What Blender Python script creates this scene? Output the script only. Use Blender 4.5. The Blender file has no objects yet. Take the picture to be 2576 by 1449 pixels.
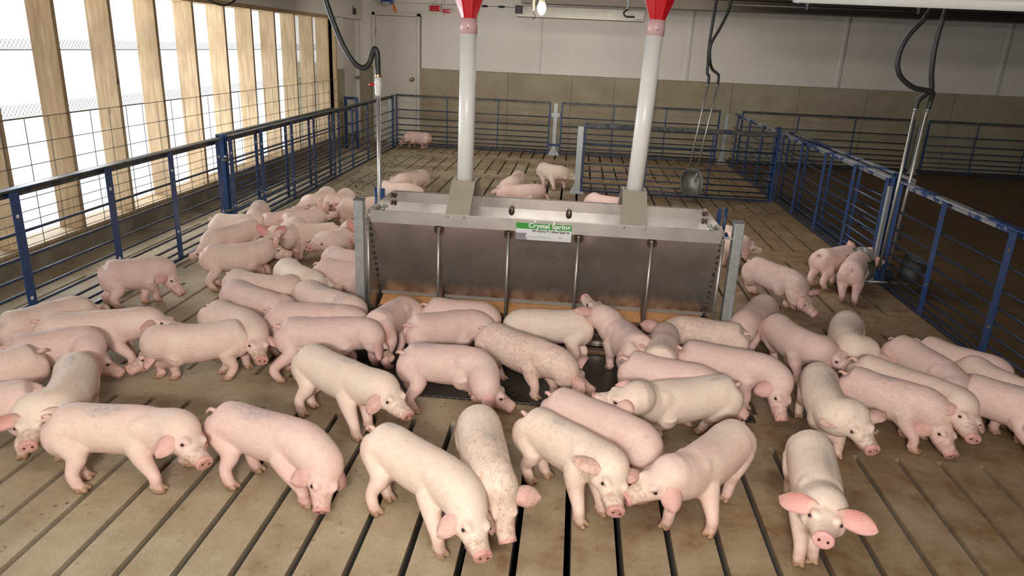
import bpy, bmesh, math, random
from mathutils import Vector, Matrix, noise
random.seed(7)
S = bpy.context.scene
C = S.collection
# ---------------- camera, world, lights, exposure ----------------
cam_d = bpy.data.cameras.new('camera'); cam = bpy.data.objects.new('camera', cam_d); C.objects.link(cam)
cam_d.sensor_width = 36.0; cam_d.lens = 36.0*1818.26/2576; cam_d.clip_start = .05; cam_d.clip_end = 200
RX = Vector((0.99510944, 0.08931509, 0.04219021)); DN = Vector((0.06821481, -0.31245335, -0.94748068)); FW = Vector((-0.07144185, 0.94572497, -0.31701790))
cam.matrix_world = Matrix(((RX.x, -DN.x, -FW.x, 0), (RX.y, -DN.y, -FW.y, 0), (RX.z, -DN.z, -FW.z, 1.7), (0, 0, 0, 1)))
S.camera = cam
W = bpy.data.worlds.new('overcast_sky'); S.world = W; W.use_nodes = True
W.node_tree.nodes['Background'].inputs[0].default_value = (.93, .97, 1, 1)
W.node_tree.nodes['Background'].inputs[1].default_value = 1.6
def area(name, loc, target, sx, sy, e, col=(1, 1, 1)):
    d = bpy.data.lights.new(name, 'AREA'); d.shape = 'RECTANGLE'; d.size = sx; d.size_y = sy; d.energy = e; d.color = col
    o = bpy.data.objects.new(name, d); C.objects.link(o); o.location = loc
    o.rotation_euler = (Vector(target)-Vector(loc)).to_track_quat('-Z', 'Y').to_euler(); return o
area('window_daylight', (-5.2, 6.3, 1.5), (0, 6.3, .6), 2.6, 11.5, 800, (.93, .97, 1))
area('flash_stand_in', (-.2, -1.75, 2.28), (.0, 4.8, 1.2), .9, .25, 190, (1, .96, .90))  # unseen stand-in for the camera flash, moved back and raised to even its falloff
area('fill_light', (-.3, 1.2, 2.38), (-.3, 1.3, 0), 3.2, .5, 40, (1, .95, .88))  # added soft fill over the foreground, not a fixture of the barn
area('fill_light', (-.2, 9.9, 2.36), (-.2, 12.6, .2), 5.0, .5, 62, (1, .90, .78))  # added fill aimed at the back wall to brighten it
area('fill_light', (.2, 6.7, 2.38), (.2, 6.9, 0), 4.2, .3, 52, (1, .94, .86))  # extra fill added to lift the dim middle of the pen
vs = S.view_settings; vs.view_transform = 'Standard'; vs.look = 'None'; vs.exposure = -0.12; vs.gamma = 1.0; vs.use_curve_mapping = False

# ---------------- materials ----------------
class NT:
    def __init__(s, name):
        s.m = bpy.data.materials.new(name); s.m.use_nodes = True; s.t = s.m.node_tree; s.b = s.t.nodes['Principled BSDF']
        s.tc = s.t.nodes.new('ShaderNodeTexCoord'); s.co = s.tc.outputs['Object']
    def n(s, ty, **k):
        o = s.t.nodes.new(ty)
        for a, v in k.items(): setattr(o, a, v)
        return o
    def l(s, a, b): s.t.links.new(a, b)
    def inp(s, sock, v):
        if hasattr(v, 'links') or hasattr(v, 'is_output'): s.l(v, sock)
        else: sock.default_value = v
    def noise(s, scale=5, detail=4, rough=.55, stretch=None, co=None, dist=0):
        co = co or s.co
        if stretch:
            mp = s.n('ShaderNodeMapping'); mp.inputs['Scale'].default_value = stretch; s.l(co, mp.inputs[0]); co = mp.outputs[0]
        o = s.n('ShaderNodeTexNoise'); s.l(co, o.inputs['Vector']); o.inputs['Scale'].default_value = scale
        o.inputs['Detail'].default_value = detail; o.inputs['Roughness'].default_value = rough; o.inputs['Distortion'].default_value = dist
        return o.outputs['Fac']
    def ramp(s, f, a, b, lo=0., hi=1.):
        o = s.n('ShaderNodeMapRange'); s.l(f, o.inputs[0])
        for i, v in zip((1, 2, 3, 4), (a, b, lo, hi)): o.inputs[i].default_value = v
        return o.outputs[0]
    def mul(s, a, b, op='MULTIPLY'):
        o = s.n('ShaderNodeMath', operation=op); s.inp(o.inputs[0], a); s.inp(o.inputs[1], b); o.use_clamp = True; return o.outputs[0]
    def mix(s, f, a, b, mode='MIX'):
        o = s.n('ShaderNodeMix', data_type='RGBA', blend_type=mode); s.inp(o.inputs['Factor'], f)
        for k, v in ((6, a), (7, b)):
            if isinstance(v, tuple): o.inputs[k].default_value = (*v, 1) if len(v) == 3 else v
            else: s.l(v, o.inputs[k])
        return o.outputs[2]
    def bump(s, h, dist=.002, strength=.5, prev=None):
        o = s.n('ShaderNodeBump'); s.l(h, o.inputs['Height']); o.inputs['Distance'].default_value = dist; o.inputs['Strength'].default_value = strength
        if prev: s.l(prev, o.inputs['Normal'])
        s.l(o.outputs[0], s.b.inputs['Normal']); return o.outputs[0]
    def col(s, c): s.inp(s.b.inputs['Base Color'], c if not isinstance(c, tuple) else (*c, 1))
    def set(s, rough=.5, metal=0., spec=.5):
        s.inp(s.b.inputs['Roughness'], rough); s.b.inputs['Metallic'].default_value = metal; s.b.inputs['Specular IOR Level'].default_value = spec; return s
def simple(name, c, rough=.5, metal=0., var=.12, scale=8, spec=.5, bump=0):
    t = NT(name); f = t.noise(scale, 5)
    t.col(t.mix(t.ramp(f, .3, .7), tuple(x*(1-var) for x in c), tuple(min(1, x*(1+var)) for x in c))); t.set(rough, metal, spec)
    if bump: t.bump(t.noise(scale*12, 3), .002, bump)
    return t.m
M = {}
def geo_pos(t):
    g = t.n('ShaderNodeNewGeometry'); sp = t.n('ShaderNodeSeparateXYZ'); t.l(g.outputs['Position'], sp.inputs[0]); return sp.outputs
# concrete floor: fine pebbled surface, brown manure stains heavier in the right-hand pen
t = NT('stained_concrete'); P = geo_pos(t)
f1 = t.noise(2.2, 6, .6); f2 = t.noise(9, 5, .65); f3 = t.noise(160, 2, .5, (1, .35, 1)); f4 = t.noise(28, 4, .6)
base = t.mix(t.ramp(f2, .3, .7), (.37, .29, .185), (.49, .405, .28))
base = t.mix(t.mul(t.ramp(f3, .35, .7), .45), base, (.56, .48, .35))
side = t.ramp(P[0], -1.6, 2.9)
thr = t.n('ShaderNodeMath', operation='ADD'); t.l(f1, thr.inputs[0]); t.l(t.ramp(P[0], -2.5, 2.6, 0, .34), thr.inputs[1])
base = t.mix(t.mul(t.ramp(P[0], -.4, 2.6, 0, .62), t.ramp(f1, .3, .6, .6, 1)), base, (.23, .15, .08))
st = t.ramp(thr.outputs[0], .46, .76)
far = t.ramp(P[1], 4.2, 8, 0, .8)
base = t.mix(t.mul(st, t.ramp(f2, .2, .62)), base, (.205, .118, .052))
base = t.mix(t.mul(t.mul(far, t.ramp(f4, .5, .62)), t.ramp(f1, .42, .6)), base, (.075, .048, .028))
base = t.mix(t.mul(t.ramp(f4, .58, .68), t.ramp(f2, .5, .6)), base, (.17, .105, .06))
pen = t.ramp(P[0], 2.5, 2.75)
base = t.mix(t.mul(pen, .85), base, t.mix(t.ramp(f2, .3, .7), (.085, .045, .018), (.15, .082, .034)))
base = t.mix(t.ramp(P[2], -.035, -.012, 1, 0), base, (.16, .155, .14))
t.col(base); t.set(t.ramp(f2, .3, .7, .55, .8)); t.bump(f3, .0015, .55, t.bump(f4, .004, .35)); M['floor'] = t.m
M['dark'] = simple('pit_slurry', (.012, .010, .008), .95, spec=.1)
t = NT('poured_concrete_wall'); f = t.noise(3, 6); v = t.noise(45, 3, .6)
b = t.mix(t.ramp(f, .3, .7), (.33, .28, .195), (.42, .365, .265)); b = t.mix(t.ramp(v, .66, .74), b, (.10, .08, .055))
t.col(b); t.set(.85); t.bump(v, .004, .3); M['conc'] = t.m
t = NT('kerb_concrete'); f = t.noise(5, 6); t.col(t.mix(t.ramp(f, .3, .7), (.15, .12, .085), (.27, .235, .175))); t.set(.9); t.bump(t.noise(60), .004, .4); M['kerb'] = t.m
M['wall'] = simple('white_wall_board', (.78, .74, .68), .55, var=.04, scale=2)
M['walltrim'] = simple('white_plastic_strip', (.68, .66, .62), .4, var=.03)
M['door'] = simple('painted_steel_door', (.66, .62, .56), .45, var=.04, scale=2)
t = NT('ribbed_steel_ceiling'); w = t.n('ShaderNodeTexWave', wave_type='BANDS', bands_direction='Y'); t.l(t.co, w.inputs[0]); w.inputs['Scale'].default_value = 3.3
t.col((.075, .060, .047)); t.set(.42, .35); t.bump(w.outputs['Fac'], .02, .6); M['ceil'] = t.m
t = NT('pine_lumber'); g1 = t.noise(3.5, 3, .5, (9, 9, .6), dist=1.4); g2 = t.noise(2.1, 5, .6, (2, 1, 1)); kn = t.noise(1.3, 2, .5, (6, 6, 3.2))
b = t.mix(t.ramp(g1, .35, .68), (.36, .245, .13), (.50, .37, .22)); b = t.mix(t.ramp(g2, .48, .68, 0, .7), b, (.27, .18, .09)); b = t.mix(t.ramp(kn, .75, .79), b, (.13, .06, .02))
t.col(b); t.set(.7); t.bump(g1, .002, .2); M['wood'] = t.m
t = NT('blue_painted_steel'); f = t.noise(30, 4); t.col(t.mix(t.ramp(f, .35, .75), (.013, .044, .135), (.022, .066, .185))); t.set(.34, 0, .6); M['blue'] = t.m
t = NT('scuffed_rail_steel'); f = t.noise(5, 5, .6); f2 = t.noise(40, 3)
b = t.mix(t.ramp(f, .56, .62), (.045, .047, .052), (.022, .055, .13)); b = t.mix(t.mul(t.ramp(f, .5, .56, 1, 0), t.ramp(f2, .35, .6)), b, (.13, .125, .12)); t.col(b); t.set(.42, .3); M['rail'] = t.m
t = NT('worn_rail_steel'); f = t.noise(3.2, 5, .6); f2 = t.noise(22, 4)
b = t.mix(t.ramp(f, .50, .54), (.34, .35, .37), (.028, .075, .22)); b = t.mix(t.mul(t.ramp(f2, .6, .66), .8), b, (.42, .44, .47)); t.col(b); t.set(.45, .25); M['railworn'] = t.m
M['rod'] = simple('blue_grey_rod', (.026, .045, .09), .34, .25, .3, 20)
M['galv'] = simple('galvanised_steel', (.45, .48, .49), .42, .7, .16, 26)
t = NT('wire_steel'); t.col((.17, .17, .165)); t.set(.45, .6); M['wire'] = t.m
t = NT('stainless_sheet'); f = t.noise(4, 4); g = t.noise(2.5, 3, .6, (1.5, 1.5, 1.5)); P = geo_pos(t)
low = t.ramp(P[2], .12, .34, 1, 0); gr = t.noise(14, 5, .7, (1, 1, .5))
b = t.mix(t.ramp(g, .3, .7), (.55, .50, .47), (.66, .61, .57)); b = t.mix(t.mul(low, t.ramp(gr, .38, .6)), b, (.17, .105, .055))
t.col(b); t.set(t.ramp(f, .3, .7, .20, .34), .82); t.bump(t.noise(1.6, 2), .010, .12); M['steel'] = t.m
t = NT('dark_bowl_steel'); f = t.noise(9, 5); t.col(t.mix(t.ramp(f, .3, .7), (.16, .155, .14), (.30, .29, .27))); t.set(.45, .6); M['bowl'] = t.m
M['dung'] = simple('dung_crumbs', (.055, .034, .018), .8, 0, .3, 30)
t = NT('dull_stainless'); f = t.noise(9, 5); t.col(t.mix(t.ramp(f, .3, .7), (.42, .405, .375), (.55, .53, .49))); t.set(.42, .8); M['steel2'] = t.m
t = NT('feed_crusted_steel'); f = t.noise(16, 5, .65); t.col(t.mix(t.ramp(f, .38, .62), (.23, .12, .05), (.09, .07, .055))); t.set(.6, .3); t.bump(f, .003, .4); M['crust'] = t.m
t = NT('ground_feed'); f = t.noise(60, 4, .7); t.col(t.mix(t.ramp(f, .3, .7), (.46, .215, .085), (.64, .34, .15))); t.set(.95); t.bump(f, .004, .6); M['feed'] = t.m
t = NT('weld_scorch'); f = t.noise(60, 3); t.col(t.mix(t.ramp(f, .4, .6), (.05, .035, .03), (.20, .15, .11))); t.set(.4, .7); M['weld'] = t.m
M['heat'] = simple('heat_tint', (.075, .04, .02), .4, .6, .3, 60)
t = NT('black_rubber_mat'); P = geo_pos(t); mp = t.n('ShaderNodeMapping'); t.l(t.co, mp.inputs[0]); mp.inputs['Rotation'].default_value = (0, 0, .785)
ck = t.n('ShaderNodeTexBrick'); t.l(mp.outputs[0], ck.inputs[0]); ck.inputs['Scale'].default_value = 9; ck.inputs['Mortar Size'].default_value = .03; ck.offset = 0
f = t.noise(30, 5, .65); b = t.mix(t.mul(ck.outputs['Fac'], .6), (.014, .013, .012), (.065, .055, .035)); b = t.mix(t.ramp(f, .62, .72, 0, .5), b, (.16, .11, .05))
t.col(b); t.set(.38); t.bump(ck.outputs['Fac'], .004, .5); M['mat'] = t.m
M['white'] = simple('white_pvc', (.88, .87, .83), .32, 0, .03, 3)
M['pinkpvc'] = simple('pink_tinted_pvc', (.72, .46, .46), .32, 0, .04, 3)
t = NT('red_plastic'); t.col((.62, .012, .022)); t.set(.16, 0, .7); t.b.inputs['Coat Weight'].default_value = .5; M['red'] = t.m
M['hose'] = simple('black_rubber_hose', (.028, .028, .030), .42, 0, .3, 30)
M['black'] = simple('black_plastic', (.02, .02, .02), .4)
M['alum'] = simple('aluminium_housing', (.30, .28, .24), .4, .85, .12, 5)
M['tan'] = simple('tan_coated_hood', (.52, .45, .36), .45, 0, .05, 10)
M['brass'] = simple('aged_brass', (.36, .27, .15), .3, .8)
M['orange'] = simple('orange_plastic', (.8, .16, .02), .5)
M['bluepl'] = simple('blue_bracket', (.02, .06, .22), .4)
M['pipe'] = simple('galvanised_pipe', (.50, .49, .47), .38, .7, .2, 60)
M['lgreen'] = simple('label_green', (.035, .30, .035), .4, 0, .02)
M['lwhite'] = simple('label_white', (.72, .73, .76), .4, 0, .02)
M['lgrey'] = simple('label_grey', (.24, .25, .27), .4, 0, .1, 60)
M['ltext'] = simple('label_black', (.02, .02, .025), .4)
M['ltextw'] = simple('label_lettering_white', (.85, .86, .85), .4, 0, .01)
t = NT('glowing_bulb'); t.b.inputs['Emission Color'].default_value = (1, .70, .34, 1); t.b.inputs['Emission Strength'].default_value = 9; t.col((1, .9, .7)); M['bulb'] = t.m
# pig skin, driven by the 'reg' attribute: R pink, G dirt, B blue paint, A hoof
def skin(name, cream, tint):
    t = NT(name); a = t.n('ShaderNodeAttribute', attribute_name='reg'); sp = t.n('ShaderNodeSeparateColor'); t.l(a.outputs['Color'], sp.inputs[0])
    mo = t.noise(9, 4, .6); fi = t.noise(55, 4, .6); hair = t.noise(230, 2, .55, (.25, 1, 1), dist=.4); spk = t.noise(150, 2, .5)
    b = t.mix(t.ramp(mo, .35, .65), cream, tint)
    b = t.mix(t.mul(t.ramp(fi, .55, .72), .35), b, (.62, .34, .20))
    b = t.mix(t.mul(sp.outputs[0], t.ramp(mo, .2, .7, .75, 1)), b, (.70, .35, .325))
    b = t.mix(t.mul(t.mul(t.ramp(hair, .50, .70), t.ramp(sp.outputs[0], .5, .9, 1, 0)), .30), b, (.88, .80, .70))
    b = t.mix(t.mul(sp.outputs[2], t.ramp(fi, .3, .75, 0, .62)), b, (.27, .28, .34))
    b = t.mix(t.mul(t.ramp(sp.outputs[1], .12, 1), t.ramp(fi, .40, .62)), b, (.36, .20, .11))
    d2 = t.mul(t.ramp(spk, .66, .70), t.ramp(mo, .40, .56)); b = t.mix(t.mul(d2, t.ramp(sp.outputs[1], .03, .32, .0, .9)), b, (.22, .09, .05))
    b = t.mix(a.outputs['Alpha'], b, t.mix(t.ramp(fi, .4, .6), (.30, .16, .09), (.46, .30, .19)))
    t.col(b); t.set(.6, 0, .3); t.b.inputs['Subsurface Weight'].default_value = .12; t.b.inputs['Subsurface Radius'].default_value = (.02, .008, .005); t.b.inputs['Subsurface Scale'].default_value = .5
    t.bump(hair, .0016, .6, t.bump(mo, .008, .3)); return t.m
M['skin'] = skin('pale_pig_skin', (.80, .64, .54), (.76, .55, .47))
M['skinp'] = skin('pink_pig_skin', (.77, .585, .515), (.73, .50, .45))
M['skinw'] = skin('creamy_pig_skin', (.83, .71, .59), (.79, .63, .52))
t = NT('dark_eye'); t.col((.012, .009, .008)); t.set(.08, 0, .8); M['eye'] = t.m
t = NT('nostril'); t.col((.09, .02, .018)); t.set(.6); M['nostril'] = t.m
M['lip'] = simple('lip_crease', (.34, .15, .12), .6)

# ---------------- helpers ----------------
def link(name, bm, mats, parent=None, smooth=False, bevel=0):
    me = bpy.data.meshes.new(name); bmesh.ops.recalc_face_normals(bm, faces=bm.faces); bm.to_mesh(me); bm.free()
    for m in (mats if isinstance(mats, (list, tuple)) else [mats]): me.materials.append(M[m])
    if smooth: me.shade_smooth()
    o = bpy.data.objects.new(name, me); C.objects.link(o)
    if parent: o.parent = parent
    if bevel:
        b = o.modifiers.new('bevel', 'BEVEL'); b.width = bevel; b.segments = 2; b.limit_method = 'ANGLE'
    return o
def tag(o, label, cat, group=None):
    o['label'] = label; o['category'] = cat
    if group: o['group'] = group
    return o
def thing(name, loc, label, cat, group=None, rz=0):
    o = bpy.data.objects.new(name, None); C.objects.link(o); o.location = loc; o.rotation_euler = (0, 0, rz); o.empty_display_size = .1
    return tag(o, label, cat, group)
def struct(o): o['kind'] = 'structure'; return o
def box(bm, x0, x1, y0, y1, z0, z1, mat=0):
    v = [bm.verts.new(p) for p in ((x0, y0, z0), (x1, y0, z0), (x1, y1, z0), (x0, y1, z0), (x0, y0, z1), (x1, y0, z1), (x1, y1, z1), (x0, y1, z1))]
    for q in ((0, 3, 2, 1), (4, 5, 6, 7), (0, 1, 5, 4), (1, 2, 6, 5), (2, 3, 7, 6), (3, 0, 4, 7)):
        f = bm.faces.new([v[i] for i in q]); f.material_index = mat
def B(name, x0, x1, y0, y1, z0, z1, m, parent=None, bevel=0):
    bm = bmesh.new(); box(bm, x0, x1, y0, y1, z0, z1); return link(name, bm, m, parent, bevel=bevel)
def frames(pts):
    out = []; n = len(pts)
    for i in range(n):
        d = (pts[min(i+1, n-1)]-pts[max(i-1, 0)]).normalized(); out.append(d)
    return out
def tube(bm, pts, rad, n=10, up=None, mat=0, cap=True):
    """closed tube; rad: list of r or (w,h); up: hint"""
    pts = [Vector(p) for p in pts]; T = frames(pts); rings = []
    u = Vector(up) if up is not None else None; prev = None
    for i, (p, d) in enumerate(zip(pts, T)):
        if u is not None: h = u-d*u.dot(d)
        elif prev is None:
            a = Vector((0, 0, 1)) if abs(d.z) < .9 else Vector((1, 0, 0)); h = a-d*a.dot(d)
        else: h = prev-d*prev.dot(d)
        h.normalize(); prev = h; s = d.cross(h)
        r = rad[i] if isinstance(rad, (list, tuple)) else rad
        rw, rh = r if isinstance(r, (list, tuple)) else (r, r)
        rings.append([bm.verts.new(p+s*(math.cos(2*math.pi*k/n)*rw)+h*(math.sin(2*math.pi*k/n)*rh)) for k in range(n)])
    for a, b in zip(rings, rings[1:]):
        for k in range(n):
            f = bm.faces.new((a[k], a[(k+1) % n], b[(k+1) % n], b[k])); f.material_index = mat
    if cap:
        for r in (list(reversed(rings[0])), rings[-1]):
            f = bm.faces.new(r); f.material_index = mat
def ell(bm, c, r, ax=None, mat=0, seg=14, rg=9):
    """ellipsoid: ax = matrix 3x3"""
    m = Matrix.Translation(Vector(c)) @ (ax.to_4x4() if ax else Matrix.Identity(4)) @ Matrix.Diagonal((*r, 1))
    g = bmesh.ops.create_uvsphere(bm, u_segments=seg, v_segments=rg, radius=1, matrix=m)
    if mat:
        for v in g['verts']:
            for f in v.link_faces: f.material_index = mat
def spline(pts, k=6):
    pts = [Vector(p) for p in pts]; out = []
    for i in range(len(pts)-1):
        p0 = pts[max(i-1, 0)]; p1 = pts[i]; p2 = pts[i+1]; p3 = pts[min(i+2, len(pts)-1)]
        for j in range(k):
            t = j/k; out.append(.5*((2*p1)+(p2-p0)*t+(2*p0-5*p1+4*p2-p3)*t*t+(3*p1-p0-3*p2+p3)*t**3))
    out.append(pts[-1]); return out
def tb(name, pts, r, m, parent=None, n=10, k=0):
    bm = bmesh.new(); tube(bm, spline(pts, k) if k else pts, r, n); return link(name, bm, m, parent, smooth=True)

# ---------------- the room ----------------
XP, X0, YE, YP, SL = .1848, .0765, 3.019, 1.666, 1.343
bm = bmesh.new(); HW = .0125; XL, XR, TH = -3.86, 9.0, -.11
for k in range(-2, 7):
    ye = YE+YP*k; ys = ye-SL; yn = ye+(YP-SL)
    box(bm, XL, XR, ye, (ye+yn)/2-.0015, TH, 0); box(bm, XL, XR, (ye+yn)/2+.0015, yn, TH, 0)
    xa = XL; j = int((XL-X0)/XP)-1
    while True:
        j += 1; xs = X0+XP*j
        if xs < XL+.12: continue
        if xs > XR-.1: break
        if abs(xs+3.02) < .085 or abs(xs-2.53) < .085: continue
        box(bm, xa, xs-HW, ys, ye, TH, 0); xa = xs+HW
    box(bm, xa, XR, ys, ye, TH, 0)
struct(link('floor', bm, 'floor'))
struct(B('trim_1', XL, XR, -1.8, 13.2, -.62, -.6, 'dark'))                       # slurry surface under the slats
YW = 12.9; ZC = 2.44
# back wall: concrete below, white board above, vertical joint strips
struct(B('wall_back', -5.2, XR, YW, YW+.2, -.65, 1.27, 'conc'))
bm = bmesh.new(); box(bm, -2.71, XR, YW-.03, YW+.2, 1.27, ZC); box(bm, -5.2, -2.71, YW-.03, YW+.2, 2.12, ZC); box(bm, -3.83, -3.56, YW-.03, YW+.2, 1.27, 2.12); box(bm, -5.2, -2.6, YW+.05, YW+.2, 1.27, ZC)
struct(link('wall_back_upper', bm, 'wall'))
for i, x in enumerate((-.68, 1.8, 4.28, 6.8)): struct(B('trim_%d' % (i+2), x-.02, x+.02, YW-.05, YW-.03, 1.27, ZC-.02, 'walltrim'))
bm = bmesh.new()
for x in (-1.95, -1.2, -.1, .62, 1.35, 2.6, 3.7, 4.8, 6.2): box(bm, x-.004, x+.004, YW-.004, YW, 0, 1.26)
struct(link('trim_6', bm, 'kerb'))
# doors
def door(n, x0, x1, kx):
    d = struct(B('door_%d' % n, x0, x1, YW-.065, YW+.01, .005, 2.1, 'door', bevel=.003))
    bm = bmesh.new(); box(bm, x0-.05, x0-.004, YW-.09, YW+.01, 0, 2.15); box(bm, x1+.004, x1+.05, YW-.09, YW+.01, 0, 2.15); box(bm, x0-.05, x1+.05, YW-.09, YW+.01, 2.106, 2.15)
    link('door_frame', bm, 'walltrim', d)
    bm = bmesh.new(); tube(bm, [(kx, YW-.065, 1.08), (kx, YW-.085, 1.08), (kx, YW-.10, 1.08), (kx, YW-.135, 1.08), (kx, YW-.145, 1.08)], [.035, .012, .012, .032, .018], 14)
    link('door_knob', bm, 'brass', d, smooth=True)
    bm = bmesh.new(); [box(bm, x0-.006, x0+.012, YW-.075, YW-.06, z, z+.1) for z in (.25, 1.0, 1.8)]; link('hinge', bm, 'brass', d)
door(1, -3.50, -2.78, -2.86)
# left wall pieces: kerb, window opening with studs, header, far end
XI = -3.74
struct(B('wall_left', -3.98, -3.80, -2.0, YW, -.65, .175, 'kerb'))
bm = bmesh.new(); box(bm, -3.98, XI+.02, -2.0, YW, 2.02, ZC); box(bm, -3.98, -3.80, 11.42, 12.0, 1.24, ZC); box(bm, -3.98, -3.8, 12.0, YW, 2.1, ZC); box(bm, -3.98, -3.90, 11.9, YW, .175, ZC); struct(link('wall_left_upper', bm, 'wall'))
struct(B('wall_left_end', -3.98, -3.80, 11.42, 12.0, .175, 1.24, 'conc'))
d = struct(B('door_2', -3.88, -3.825, 12.03, 12.72, .005, 2.08, 'door', bevel=.003))
bm = bmesh.new(); box(bm, -3.86, -3.80, 12.0, 12.026, .175, 2.1); box(bm, -3.86, -3.77, 12.73, 12.78, .0, 2.1); box(bm, -3.86, -3.8, 12.0, 12.78, 2.085, 2.12); link('door_frame', bm, 'walltrim', d)
bm = bmesh.new(); tube(bm, [(-3.825, 12.66, 1.08), (-3.80, 12.66, 1.08), (-3.76, 12.66, 1.08), (-3.745, 12.66, 1.08)], [.012, .012, .032, .018], 12); link('door_knob', bm, 'brass', d, smooth=True)
win = struct(B('window_1', -3.98, XI, -2.0, 11.46, .175, .222, 'wood', bevel=.003))        # sill board
B('header', -3.98, XI, -2.0, 11.46, 1.975, 2.02, 'wood', win, .002); B('jamb', -3.98, XI, 11.42, 11.46, .222, 1.975, 'wood', win, .002)
for i in range(-10, 10):
    y = 5.15+.657*i
    o = B('stud', -3.93, XI, y-.0, y+.04, .222, 1.975, 'wood', win, .002)
# livestock wire panel fixed to the studs
bm = bmesh.new()
for z in (1.095, .925, .78, .665, .565, .48, .41, .35, .295, .245, .205): tube(bm, [(-3.725, -1.9, z), (-3.725, 11.4, z)], .0028, 5)
y = -1.8
while y < 11.4: tube(bm, [(-3.72, y, .19), (-3.72, y, 1.095)], .0028, 5); y += .232
tag(link('wire_panel', bm, 'wire'), 'square-mesh livestock wire panel across the lower half of the studs', 'wire panel')
def netting(z0, rows, label):
    bm = bmesh.new(); s = .02
    for r in range(rows):
        y = -1.9; i = 0
        while y < 11.4:
            z = z0+r*.022; a = .011*(1 if (i+r) % 2 else -1)
            tube(bm, [(-3.99, y, z+a), (-3.99, y+s, z-a)], .0014, 3); y += s; i += 1
    tube(bm, [(-3.99, -1.9, z0-.018), (-3.99, 11.4, z0-.018)], .004, 5)
    tag(link('chicken_wire', bm, 'wire'), label, 'netting')
netting(1.545, 3, 'upper band of hexagonal chicken wire across the bright window opening')
netting(1.075, 4, 'lower band of hexagonal chicken wire at the top of the square-mesh panel')
# ceiling, right and rear walls
struct(B('ceiling', -5.2, XR, -2.0, YW+.2, ZC, ZC+.1, 'ceil'))
struct(B('wall_right', XR, XR+.15, -2.0, YW+.2, -.65, ZC, 'wall'))
struct(B('wall_front', -3.98, XR, -2.1, -2.0, -.65, ZC, 'wall'))
# long dark steel beam and black line under the far ceiling
tag(B('ceiling_beam', -.9, 8.9, 11.2, 11.45, 2.30, ZC, 'ceil', bevel=.004), 'dark ribbed steel beam under the far ceiling, behind the hoses', 'beam')
t_ = thing('water_line', (0, 10.4, 2.36), 'thin black pipe clipped along under the dark ceiling at the right', 'pipe')
o = tb('pipe', [(1.9, 0, -.02), (8.9, 0, -.02)], .022, 'black', t_)
for x in (2.9, 4.3, 5.7, 7.1):
    B('clip', x-.012, x+.012, -.03, .03, -.045, .08, 'galv', t_)
# far-wall ceiling housing
h = thing('ceiling_inlet', (0, 9, 2.03), 'long shiny aluminium ceiling housing glowing beside the lit bulb', 'ceiling vent')
B('housing', -.775, .72, 0, .2, 0, .125, 'alum', h, .004); B('motor_box', -.785, -.70, -.05, 0, .035, .12, 'black', h, .004); B('junction_box', .60, .70, -.05, 0, .02, .10, 'wall', h, .006)
bm = bmesh.new(); tube(bm, spline([(.60, -.03, .05), (.5, -.04, .05), (.47, -.03, .09), (.52, -.01, .13)], 6), .009, 7); link('cable', bm, 'hose', h, smooth=True)
B('hanger', -.6, -.58, .05, .15, .125, .41, 'galv', h); B('hanger', .5, .52, .05, .15, .125, .41, 'galv', h)
bl = thing('light_bulb', (-.33, 6.2, 2.0), 'lit bare bulb hanging in front of the aluminium ceiling housing', 'light bulb')
bm = bmesh.new(); ell(bm, (0, 0, .0), (.036, .036, .055)); link('bulb', bm, 'bulb', bl, smooth=True)
tb('socket', [(0, 0, .04), (0, 0, .12)], .024, 'white', bl); tb('cord', [(0, 0, .12), (0, 0, .44)], .005, 'hose', bl)
pr = thing('pull_rod', (-.40, 6.3, 1.98), 'thin white drop rod with a hook beside the lit bulb', 'rod')
tb('rod', [(0, 0, .0), (0, 0, .46)], .009, 'white', pr); tb('hook', [(0, 0, .0), (0, 0, -.02), (.014, 0, -.03), (.014, 0, -.055), (-.004, 0, -.06), (-.008, 0, -.04)], .003, 'black', pr, 6, 3)
# guide wire with insulators left of the housing
gw = thing('tension_wire', (-1.3, 9.0, 2.13), 'taut wire with black knobbed couplings left of the aluminium housing', 'wire')
tb('strand', [(-1.2, 0, 0), (.52, 0, 0)], .003, 'wire', gw, 5)
for x in (.15, .35):
    bm = bmesh.new(); ell(bm, (x, 0, 0), (.045, .014, .014)); link('coupling', bm, 'black', gw, smooth=True)
tb('wall_anchor', [(-1.2, 0, 0), (-1.2, 0, .31)], .006, 'galv', gw, 6)
# small fittings on the far wall
f = thing('valve_handles', (-2.4, YW-.09, 2.2), 'red lever handles on white pipes high on the far wall', 'valve')
bm = bmesh.new(); box(bm, -.16, .03, -.03, 0, .0, .09); link('handle', bm, 'red', f, bevel=.02)
bm = bmesh.new(); box(bm, .06, .2, -.03, 0, -.02, .04); link('handle', bm, 'red', f, bevel=.012)
tb('pipe', [(-.08, .04, -.06), (-.08, .04, .24)], .02, 'white', f); tb('pipe', [(.06, .04, -.06), (.06, .04, .24)], .02, 'white', f)
f = thing('winch_bracket', (-3.2, YW-.3, 2.28), 'blue ceiling bracket with an orange tag above the far door', 'bracket')
B('bracket', -.13, .06, -.05, .1, .0, .16, 'bluepl', f, .004); B('pulley', -.1, .02, -.07, -.03, -.03, .03, 'galv', f, .006)
bm = bmesh.new(); tube(bm, [(.07, -.02, .0), (.10, -.02, -.07), (.12, -.02, -.13)], [.012, .024, .018], 8); link('tag', bm, 'orange', f)
f = thing('sensor', (-3.76, 12.3, 2.15), 'dark grey sensor box on a bent conduit beside the far corner', 'sensor')
bm = bmesh.new(); box(bm, .02, .09, -.02, .02, -.07, .02); link('box', bm, 'black', f, bevel=.008)
tb('conduit', [(.05, 0, .02), (.0, 0, .12), (-.03, 0, .29)], .016, 'wire', f, 8)
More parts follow.
